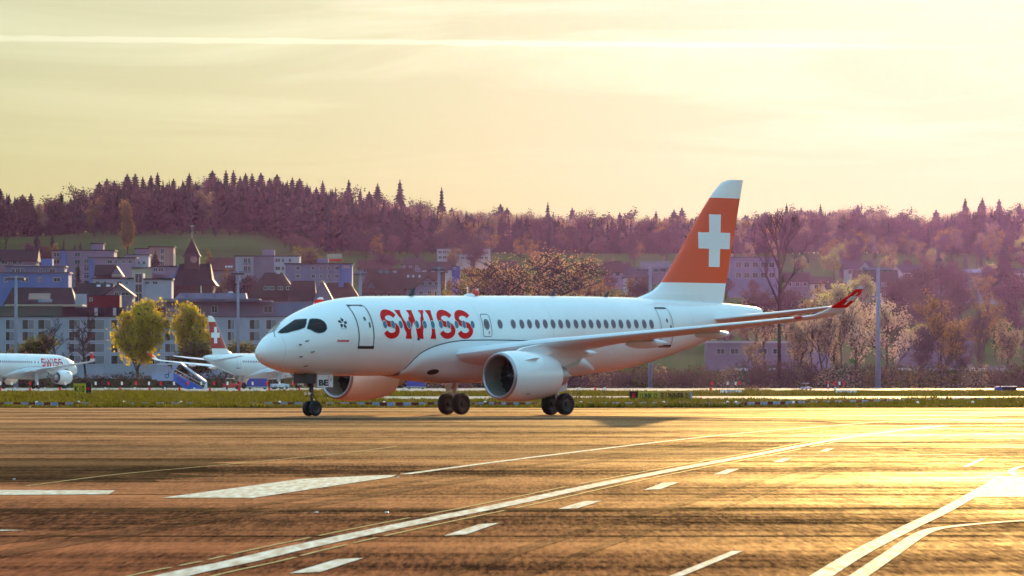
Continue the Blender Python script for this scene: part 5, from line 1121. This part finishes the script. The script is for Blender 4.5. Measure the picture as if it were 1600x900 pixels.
B.wins([(685, 690), (692, 697), (698.5, 702.5)], [(392, 396), (400, 404)]); B.wins([(713+7.4*i, 718+7.4*i) for i in range(7)], [(392.5, 397), (401, 404.5)])
B = Bld('shed', 'small deep-blue box building by the orange-brown tree', 705, 720, 1690, 'building'); B.block(706, 719, 416.5, depth=5, m=mat('deep_blue', (.08, .09, .32), .6, spec=.2), roof='slate', eave=.1, rt=.15); B.wins([(709, 712)], [(418, 420.5)])
# ---- right quarter
RIGHT = [('white gabled house with a dark roof, top of the right slope', 1322, 1363, 407, 418.5, 1860, 'slate', 'pale', 1340, 1362), ('white gabled house beside the grey mast head', 1386, 1436, 413, 424, 1800, 'slate', 'pale', 1387, 1411), ('brown roofed house behind the grey mast', 1336, 1402, 421, 438, 1700, 'brown', 'mauve', None, None), ('low pale house left of the brown trees', 1374, 1410, 447, 456, 1560, 'brown', 'pale', None, None), ('mauve house with a pale gable among brown trees', 1456, 1518, 431, 446, 1640, 'grey', 'mauve', 1490, 1512), ('house with a pale flat-looking roof below the lone spruce', 1503, 1537, 420, 425, 1760, 'metal', 'brown', None, None), ('white house with a row of upright windows', 1531, 1588, 439, 447.5, 1600, 'brown', 'white', None, None), ('dark roofed house at the end of the right slope', 1578, 1625, 418, 425, 1780, 'slate', 'lilac', None, None), ('small steep gabled house by the pale trees', 1296, 1322, 440, 450, 1580, 'brown', 'pale', 1300, 1316), ('pale roofed house above the winglet', 1268, 1300, 432, 442, 1660, 'brown', 'cream', None, None), ('red-brown house right of the tall leafless tree', 1228, 1264, 425, 438, 1720, 'brown', 'mauve', None, None)]
for i, (lb, p0, p1, pr, pe, Y, rf, wm, g0, g1) in enumerate(RIGHT):
    Y = slope_Y(pe+28)
    B = Bld('house', lb, p0, p1, Y); B.gable(p0, p1 if g0 is None else p1, pe, pr, m=wm, roof=rf, depth=11, y0=1.5 if g0 else 0)
    if g0: B.gable(g0, g1, pe+3, pr+1, m=wm, roof=rf, axis='y', depth=8, y0=-1.2); window(B.root, (B.X(g0)+B.X(g1))/2, B.Z(pe+6), 1.3, 1.3, -1.2)
    n_ = max(2, int((p1-p0)/11)); step = (p1-p0)/n_; B.wins([(p0+step*(j+.3), p0+step*(j+.3)+min(5, step*.4)) for j in range(n_)], [(pe+3, pe+9)], y=1.5 if g0 else 0)
B = Bld('factory_hall', 'wide pale industrial hall behind the tail fin', 1140, 1216, 1880); B.block(1140, 1216, 403, depth=20, m='grey', roof='grey'); B.wins([(1150+13*i, 1158+13*i) for i in range(5)], [(410, 418), (426, 434)])
B = Bld('warehouse', 'low mauve warehouse with a bright pale roof edge under the rear fuselage', 1105, 1262, 1420); B.block(1105, 1262, 536, depth=18, m='mauve'); q = MB(); q.box(B.X(1105)-.3, B.X(1262)+.3, -.4, 18.5, B.Z(536)+.003, B.Z(533)); q.build('roof', W['pale'], B.root); B.wins([(1120+22*i, 1132+22*i) for i in range(6)], [(545, 553)])
B = Bld('shed', 'small white shed seen between the budding trees', 1254, 1300, 1330, 'building'); B.block(1256, 1298, 520, depth=8, m='lilac', roof='grey'); B.wins([(1262, 1270), (1280, 1288)], [(524, 531)])
B = Bld('warehouse', 'long low lilac warehouse behind the golden tree', 1405, 1520, 1450); B.block(1405, 1520, 535, depth=14, m='mauve', roof='metal'); B.wins([(1412+18*i, 1422+18*i) for i in range(6)], [(543, 549)])

# ================================================================== AIRFIELD OBJECTS
M['mastgrey'] = mat('mast_grey', (.20, .20, .26), .5, spec=.3, var=.1, vscale=1)
M['signyellow'] = mat('sign_yellow', (.50, .36, .02), .5, spec=.2)
M['signorange'] = mat('sign_orange', (.50, .24, .03), .5, spec=.2)
M['signblack'] = mat('sign_black', (.012, .012, .014), .5, spec=.2)
M['barred'] = mat('barrier_red', (.10, .010, .012), .6, spec=.2)
M['barwhite'] = mat('barrier_white', (.62, .64, .70), .55, spec=.2)
M['barshade'] = mat('barrier_white_shaded', (.20, .23, .38), .6, spec=.1)  # white beam paint with its bluish shade put into the colour
M['flagred'] = mat('flag_red', (.80, .02, .03), .6, spec=.2, trans=.3)
M['flagwhite'] = mat('flag_white', (.80, .80, .80), .6, spec=.2, trans=.3)
M['stairblue'] = mat('stairs_blue', (.04, .12, .48), .4, spec=.4)
M['stairgrey'] = mat('stairs_grey', (.30, .34, .48), .5, spec=.3)
M['logoblue'] = mat('logo_navy', (.015, .03, .18), .5, spec=.3)
M['vanblue'] = mat('container_blue', (.03, .06, .32), .45, spec=.3)
def put_mesh(b, name, m, parent, **k): return b.build(name, m, parent, **k)
# ---- lighting masts
def mast(px, pt, Y, label, arms, r=.42):
    p = at(px, pt, Y); z0 = gz(p.x, Y); h = p.z-z0; root = empty('light_mast', (p.x, Y, z0)); tag(root, label, 'light mast', 'lighting masts')
    b = MB(); b.tube([(0, 0, -.3), (0, 0, h*.5), (0, 0, h)], [r, r*.8, r*.6], 12); b.build('pole', M['mastgrey'], root, smooth=True)
    b = MB(); b.box(-.7, .7, -.7, .7, -.2, .25); b.build('base', M['concrete'], root)
    b = MB(); b.box(-arms, arms*.95, -.12, .12, h-.35, h-.05); b.build('crossarm', M['mastgrey'], root)
    for sx in (-1, -.5, .5, 1):
        b = MB(); b.prism([(arms*sx*.92-.45, h-.75), (arms*sx*.92+.45, h-.75), (arms*sx*.92+.35, h-.38), (arms*sx*.92-.35, h-.38)], 'y', -.4, .4); b.build('floodlight', M['darkmetal'], root)
mast(1372, 418, 1085, 'tall grey lighting mast among the budding trees', 2.4, .5)
mast(25, 431, 1100, 'tall lighting mast behind the parked nose-lettered airliner', 1.3)
mast(1016, 417, 1110, 'lighting mast left of the tail fin', 2.2)
mast(686, 417, 1120, 'lighting mast before the half-timbered gable', 1.0)
mast(563, 424, 1120, 'lighting mast above the forward door', 1.0)
mast(372, 423, 1120, 'lighting mast right of the church', .9, .32)
# ---- taxiway signs
def sign_board(root, x0, x1, z0, z1, m, text, tm, y=0.0, name='panel', fit=.8):
    b = MB(); b.box(x0, x1, y-.12, y+.12, z0, z1); p = b.build(name, m, root)
    Pt, Ft, wd = text_2d(text, (z1-z0)*.85, .02); k = min(1.0, (x1-x0)*fit/wd); zt = z0+(z1-z0)*.2
    q = MB(); q.add([((x0+x1)/2-wd*k/2+pp[0]*k, y-.124, zt+pp[1]) for pp in Pt], Ft); q.build('lettering', tm, p)
    b = MB(); b.box(x0+.15, x0+.25, y-.06, y+.06, 0, z0); b.box(x1-.25, x1-.15, y-.06, y+.06, 0, z0); b.build('foot', M['darkmetal'], root)
Y = 640; r = empty('taxiway_sign', ((124-800)/FPX*Y, Y, 0)); tag(r, 'square yellow sign with black characters K 10 beside a black panel', 'sign')
k = Y/FPX; sign_board(r, -9*k, 10*k, .10, 1.22, M['signyellow'], 'K10', M['signblack']); sign_board(r, 10.3*k, 19*k, .10, 1.28, M['signblack'], '\u2022', M['letter'])
Y = 470; k = Y/FPX; r = empty('taxiway_sign', ((1030-800)/FPX*Y, Y, 0)); tag(r, 'long yellow and orange guidance sign with black letters and a dark end panel', 'sign')
X_ = lambda p: (p-1030)*k
sign_board(r, X_(983.5), X_(997), .06, .74, M['signblack'], 'E', M['letter'], fit=.5); sign_board(r, X_(997.2), X_(1029.3), .06, .72, M['signyellow'], '/ LINK 12', M['signblack'], fit=.86); sign_board(r, X_(1029.6), X_(1078), .06, .74, M['signorange'], 'E / INNER 2', M['signblack'], fit=.86); b = MB(); b.box(X_(1078.2), X_(1081), -.3, .3, .05, .70); b.build('end_plate', M['stairgrey'], r)
# ---- red and white barrier beams along the closed taxiway
def beam_meshes():
    out = []
    for x0, x1, m in ((-.47, -.02, 'barred'), (0, .45, 'barshade')):
        b = MB(); b.prism([(-.13, 0), (.13, 0), (.09, .24), (-.09, .24)], 'x', x0, x1); o = b.build('section', M[m]); out.append(o.data); bpy.data.objects.remove(o)
    return out
BM = beam_meshes(); px = -15.0; i = 0
while px < 1625:
    py = 634.5 if px < 1150 else 634.5-(px-1150)/450*9.5
    Y = CAMH*FPX/(py-HOR); x = (px-800)/FPX*Y; r = empty('barrier_beam', (x, Y, 0), rnd.uniform(-.08, .08)); tag(r, 'low red and white barrier beam in the row along the grass', 'barrier', 'red and white barrier beams along the grass')
    obj('red_section', BM[0], r); obj('white_section', BM[1], r); px += rnd.choice((23, 23.5, 24, 24, 25)) if px < 700 else rnd.choice((19, 19.5, 20, 22)); i += 1
# ---- small edge lights on the grass
b = MB(); b.tube([(0, 0, 0), (0, 0, .22)], .05, 8); o = b.build('stem', M['darkmetal']); lm1 = o.data; bpy.data.objects.remove(o)
b = MB(); b.lathe([(0, .06), (.04, .13), (.12, .14), (.20, .08), (.22, .001)], (0, 0, .2), 'z', 14); o = b.build('lens', M['flagwhite'], smooth=True); lm2 = o.data; bpy.data.objects.remove(o)
for px in (57, 123, 194, 283, 437, 600, 758, 908, 1037, 1137, 1150, 1240, 1434, 1520):
    Y = 392+rnd.uniform(-6, 6); r = empty('edge_light', ((px-800)/FPX*Y, Y, 0)); tag(r, 'small white edge light standing before the barrier beams', 'edge light', 'edge lights along the asphalt'); obj('stem', lm1, r); obj('lens', lm2, r); r.scale = (.7, .7, .7)
# ---- red and white marker flags and posts beyond the grass
def post_mesh(kind, m):
    b = MB()
    if kind == 'flag': b.box(-.13, .13, -.03, .03, .86, 1.32)
    else: b.prism([(-.16, .12), (.16, .12), (.10, .58), (-.10, .58)], 'y', -.12, .12)
    o = b.build('board', M[m]); me = o.data; bpy.data.objects.remove(o); return me
b = MB(); b.tube([(0, 0, 0), (0, 0, .9)], .025, 5); o = b.build('stake', M['darkmetal']); stake = o.data; bpy.data.objects.remove(o)
b = MB(); b.box(-.2, .2, -.15, .15, 0, .12); o = b.build('foot', M['black']); foot = o.data; bpy.data.objects.remove(o)
FL = {('flag', c): post_mesh('flag', 'flag'+c) for c in ('red', 'white')}; FL.update({('cone', c): post_mesh('cone', 'flag'+c) for c in ('red', 'white')})
def marker(kind, px, Y, c, label, group):
    r = empty('marker_flag' if kind == 'flag' else 'marker_post', ((px-800)/FPX*Y, Y, 0)); r.rotation_euler = (0, rnd.uniform(-.12, .12), rnd.uniform(-.3, .3)); tag(r, label, 'marker', group); obj('board', FL[(kind, c)], r); obj('stake' if kind == 'flag' else 'foot', stake if kind == 'flag' else foot, r)
px = 0; i = 0
while px < 636: marker('cone', px, 812+rnd.uniform(-4, 4), ('red', 'white')[i % 2], ('red', 'white')[i % 2]+' marker post standing at the far edge of the grass', 'marker posts along the far grass edge'); px += 23.4; i += 1
for px in (905, 930, 945, 1110, 1305): marker('cone', px, 815, 'red' if i % 2 else 'white', ('white', 'red')[i % 2]+' marker post among the grass past the long sign', 'marker posts past the long sign'); i += 1
i = 0; px = 150
while px < 470: marker('flag', px, 845+rnd.uniform(-4, 4), ('white', 'red')[i % 2], ('white', 'red')[i % 2]+' flag on a thin stake before the parked airliners', 'marker flags before the parked airliners'); px += 20.5; i += 1
for px, c in ((1, 'white'), (19, 'white'), (47, 'red'), (60, 'white'), (103, 'white'), (1112, 'red'), (1136, 'white'), (1148, 'white'), (1154, 'red'), (1303, 'red'), (1311, 'white'), (1319, 'red')): marker('flag', px, 850, c, c+(' flag on a thin stake under the parked fuselage' if px < 200 else ' flag on a thin stake before the brown hedge'), 'marker flags under the fuselage' if px < 200 else 'marker flags before the hedge')
r = empty('striped_post', ((1294-800)/FPX*700, 700, 0)); tag(r, 'red and white striped post standing in the grass', 'post')
for i in range(5): b = MB(); b.tube([(0, 0, i*.28), (0, 0, i*.28+.279)], .07, 8); b.build('band', M['flagred' if i % 2 == 0 else 'barwhite'], r)
# ---- passenger stairs
Y = 1005; k = Y/FPX; r = empty('passenger_stairs', ((282-800)*k, Y, .004)); tag(r, 'blue and grey covered passenger stairs parked on the apron', 'passenger stairs')
X_ = lambda p: (p-282)*k; Z_ = lambda q: (608.2-q)*k
b = MB(); b.prism([(X_(246), Z_(582)), (X_(271), Z_(582)), (X_(271), Z_(595)), (X_(246), Z_(595))], 'y', -1.2, 1.2); plat = b.build('platform_skirt', M['stairgrey'], r)
b = MB(); b.box(X_(238), X_(245.7), -1.0, 1.0, Z_(593), Z_(582)); b.build('bumper', M['stairgrey'], r)
b = MB(); b.prism([(X_(271.3), Z_(582)), (X_(320), Z_(607.5)), (X_(290), Z_(607.5)), (X_(271.3), Z_(595))], 'y', -1.22, -1.12); pan = b.build('side_panel', M['stairblue'], r)
b = MB(); b.prism([(X_(271.3), Z_(582)), (X_(320), Z_(607.5)), (X_(290), Z_(607.5)), (X_(271.3), Z_(595))], 'y', 1.12, 1.22); b.build('side_panel', M['stairblue'], r)
for i in range(16):
    t = i/15; x = X_(272.5)+(X_(318)-X_(272.5))*t; z = Z_(584)+(Z_(606.5)-Z_(584))*t; b = MB(); b.box(x-.02, x+.32, -1.1, 1.1, z-.06, z); b.build('step', M['metal'], r)
for s in (-1, 1):
    b = MB(); b.prism([(X_(280.5), Z_(568)), (X_(284.5), Z_(568)), (X_(324), Z_(597)), (X_(321), Z_(599.5))], 'y', s*1.05-.1, s*1.05+.1); b.build('roof_rail', M['stairgrey'], r)
    for i in range(6):
        t = (i+.4)/6; x = X_(274)+(X_(318)-X_(274))*t; z0 = Z_(583)+(Z_(606)-Z_(583))*t; b = MB(); b.tube([(x, s*1.15, z0), (x+.55, s*1.1, z0+1.30)], .035, 5); b.build('stanchion', M['darkmetal'], r)
    b = MB(); b.tube([(X_(274), s*1.14, Z_(577)), (X_(321), s*1.14, Z_(602.5))], .04, 6); b.build('handrail', M['metal'], r)
b = MB(); b.prism([(X_(281), Z_(567.2)), (X_(284), Z_(567.2)), (X_(323.5), Z_(596.2)), (X_(321.5), Z_(597.5))], 'y', -1.2, 1.2); b.build('canopy_roof', M['barwhite'], r)
b = MB(); b.box(X_(246), X_(281), -1.25, 1.25, Z_(569.5), Z_(568)); b.build('canopy_roof', M['barwhite'], r)
b = MB(); b.prism([(X_(271), Z_(582)), (X_(271), Z_(570)), (X_(280), Z_(570))], 'y', -1.2, -1.1); b.build('canopy_cheek', M['stairgrey'], r)
for p in (247, 253, 260, 270.5):
    for s in (-1, 1): b = MB(); b.box(X_(p)-.06, X_(p)+.06, s*1.15-.05, s*1.15+.05, Z_(582), Z_(569.6)); b.build('canopy_post', M['stairgrey'], r)
b = MB(); b.prism([(X_(319), Z_(607.6)), (X_(324.5), Z_(608)), (X_(324.5), Z_(597.5)), (X_(321), Z_(600))], 'y', -1.24, -1.13); b.build('end_cheek', M['barwhite'], r)
b = MB(); b.box(X_(252), X_(300), -.9, .9, Z_(603.5), Z_(600)); b.tube([(X_(258), 0, Z_(602)), (X_(262), 0, Z_(593))], .14, 8); b.build('chassis', M['darkmetal'], r)
for p in (257, 296):
    for s in (-1, 1): wheel(r, (X_(p), s*.95, .40), .40, .28)
b = MB(); lx, lz = X_(261.2), Z_(587.5)
for a0 in range(16):
    q0, q1 = 2*math.pi*a0/16, 2*math.pi*(a0+1)/16; b.add([(lx+rr*math.cos(q), -1.205, lz+rr*math.sin(q)) for rr, q in ((.24, q0), (.36, q0), (.36, q1), (.24, q1))], [(0, 1, 2, 3)])
b.add([(lx+.25, -1.207, lz), (lx+.37, -1.207, lz), (lx+.37, -1.207, lz+.62), (lx+.25, -1.207, lz+.62)], [(0, 1, 2, 3)]); b.build('round_logo', M['logoblue'], plat)
Pt, Ft, wd = text_2d('dnata', .95, .01); sl = math.atan2(Z_(607.5)-Z_(582), X_(320)-X_(271.3)); b = MB(); b.add([(X_(275.5)+p[0]*math.cos(sl)-p[1]*math.sin(sl), -1.225, Z_(592.5)+p[0]*math.sin(sl)+p[1]*math.cos(sl)) for p in Pt], Ft); b.build('panel_lettering', M['logoblue'], pan)
# ---- ground vehicles
def baggage_container(px, Y, label, w=3.2):
    r = empty('baggage_container', ((px-800)/FPX*Y, Y, .004)); tag(r, label, 'container')
    b = MB(); b.prism([(-w/2, .45), (w/2, .45), (w/2, 1.75), (-w/2+.4, 1.75), (-w/2, 1.2)], 'y', -.75, .75); b.build('body', M['vanblue'], r)
    b = MB(); b.box(-w/2-.1, w/2+.1, -.8, .8, .30, .44); b.build('dolly_deck', M['metal'], r); b = MB(); b.tube([(w/2, 0, .35), (w/2+.8, 0, .3)], .05, 6); b.build('drawbar', M['darkmetal'], r)
    for sx in (-1, 1):
        for sy in (-1, 1): wheel(r, (sx*w*.36, sy*.6, .17), .17, .12)
baggage_container(402, 1000, 'blue baggage container under the parked airliner behind the nose', 3.3); baggage_container(650, 1000, 'blue baggage container seen under the taxiing belly', 3.0)
def tractor(px, Y, col, label, rz=0):
    r = empty('baggage_tractor', ((px-800)/FPX*Y, Y, .004), rz); tag(r, label, 'tractor')
    b = MB(); b.prism([(-1.4, .35), (1.4, .35), (1.45, .8), (.5, .95), (.35, .95), (-.5, .9), (-1.4, .9)], 'y', -.7, .7); b.build('body', col, r)
    r.scale = (.6,)*3 if rz == .9 else (1, 1, 1); b = MB(); b.prism([(-.9, 1.72), (.35, 1.72), (.3, 1.80), (-.85, 1.80)], 'y', -.68, .68); b.build('cab_roof', M['barwhite'], r)
    for x in (-.85, .35):
        for s in (-1, 1): b = MB(); b.tube([(x, s*.62, .85), (x*.95, s*.6, 1.73)], .04, 5); b.build('pillar', M['darkmetal'], r)
    b = MB(); b.box(-.75, -.2, -.45, .45, .9, 1.25); b.build('seat', M['black'], r); b = MB(); b.tube([(.15, .2, .9), (-.02, .2, 1.3)], .03, 5); b.build('steering_column', M['darkmetal'], r)
    for sx in (-.9, .9):
        for sy in (-.62, .62): wheel(r, (sx, sy, .3), .3, .2)
tractor(362, 998, mat('tractor_red', (.5, .03, .02), .45), 'small red baggage tractor near the parked landing gear'); tractor(437, 1000, M['barwhite'], 'small white baggage tractor beside the blue container', .3); tractor(1260, 900, M['stairgrey'], 'small grey tractor before the brown hedge', .9)
r = empty('equipment_container', ((1572-800)/FPX*850, 850, 0)); tag(r, 'low dark blue equipment container with a pale lid at the grass edge', 'container')
b = MB(); b.box(-1.6, -.6, -.7, .7, .02, .62); b.build('blue_body', M['vanblue'], r); b = MB(); b.box(-.59, 1.4, -.7, .7, .02, .60); b.build('dark_body', M['signblack'], r); b = MB(); b.box(-.6, 1.42, -.75, .75, .62, .70); b.build('lid', M['barwhite'], r)
for px, Y, lb in ((1322, 700, 'low blue-white water barrier beyond the striped post'), (1142, 690, 'low blue-white water barrier past the long sign')):
    r = empty('water_barrier', ((px-800)/FPX*Y, Y, 0)); tag(r, lb, 'barrier')
    for i in range(3): b = MB(); b.prism([(-.22, 0), (.22, 0), (.12, .3), (.10, .42), (-.10, .42), (-.12, .3)], 'x', -1.2+i*.82, -1.2+i*.82+.78); b.build('segment', M['stairgrey' if i % 2 else 'barwhite'], r)
# ---- parked cars behind the hedge
def car_mesh_set():
    b = MB(); prof = [(-2.1, .35), (2.1, .35), (2.15, .7), (1.9, .85), (1.1, .95), (-1.95, .98), (-2.15, .8)]; b.prism(prof, 'y', -.85, .85); return b
cols = [(.55, .55, .57), (.03, .03, .035), (.6, .58, .5), (.10, .12, .2), (.3, .3, .32), (.4, .05, .04)]
CM = [mat('car_paint_%s' % n, c, .25, coat=1.0) for n, c in zip(('silver', 'black', 'champagne', 'navy', 'grey', 'red'), cols)]
for i, (px, ci) in enumerate(((1413, 0), (1424, 2), (1432, 4), (1462, 0), (1489, 2), (1500, 0), (1512, 4), (1524, 0), (1538, 2), (1552, 3), (1566, 0), (1155, 2), (1166, 0), (1208, 0), (1263, 2), (1250, 4))):
    Y = 1400; x = (px-800)/FPX*Y
    r = empty('parked_car', (x, Y, terrain(x, Y)), R(75+rnd.uniform(-6, 6))); tag(r, ('silver', 'black', 'champagne coloured', 'navy', 'grey', 'red')[ci]+' car parked behind the hedge, glinting in the sun', 'car', 'cars parked behind the hedge')
    car_mesh_set().build('body', CM[ci], r); b = MB(); b.loft([[(-1.75, -.78, .98), (1.05, -.78, .95), (1.05, .78, .95), (-1.75, .78, .98)], [(-1.35, -.62, 1.42), (.35, -.62, 1.42), (.35, .62, 1.42), (-1.35, .62, 1.42)]], cap1=True); b.build('cabin', M['win'], r)
    b = MB(); b.box(-1.33, .33, -.6, .6, 1.421, 1.45); b.build('car_roof', CM[ci], r)
    for sx in (-1.3, 1.3):
        for sy in (-.8, .8): wheel(r, (sx, sy, .32), .32, .2)
# ---- the evening air
HAZE = 0.0000032
b = MB(); b.box(-1990, 1990, -480, 4700, -1.5, 128); hz = b.build('haze', [mat('haze_slot', (1, 1, 1))]); tag(hz, kind='stuff')
hm = bpy.data.materials.new('haze'); hm.use_nodes = True; N = hm.node_tree.nodes; N.clear(); out = N.new('ShaderNodeOutputMaterial'); pv = N.new('ShaderNodeVolumePrincipled')
pv.inputs["Color"].default_value = (.62, .34, 1.0, 1); pv.inputs['Density'].default_value = HAZE; pv.inputs["Anisotropy"].default_value = .93
hm.node_tree.links.new(pv.outputs[0], out.inputs['Volume']); hz.data.materials[0] = hm
tag(hz, 'pale evening haze over the airfield', 'haze')
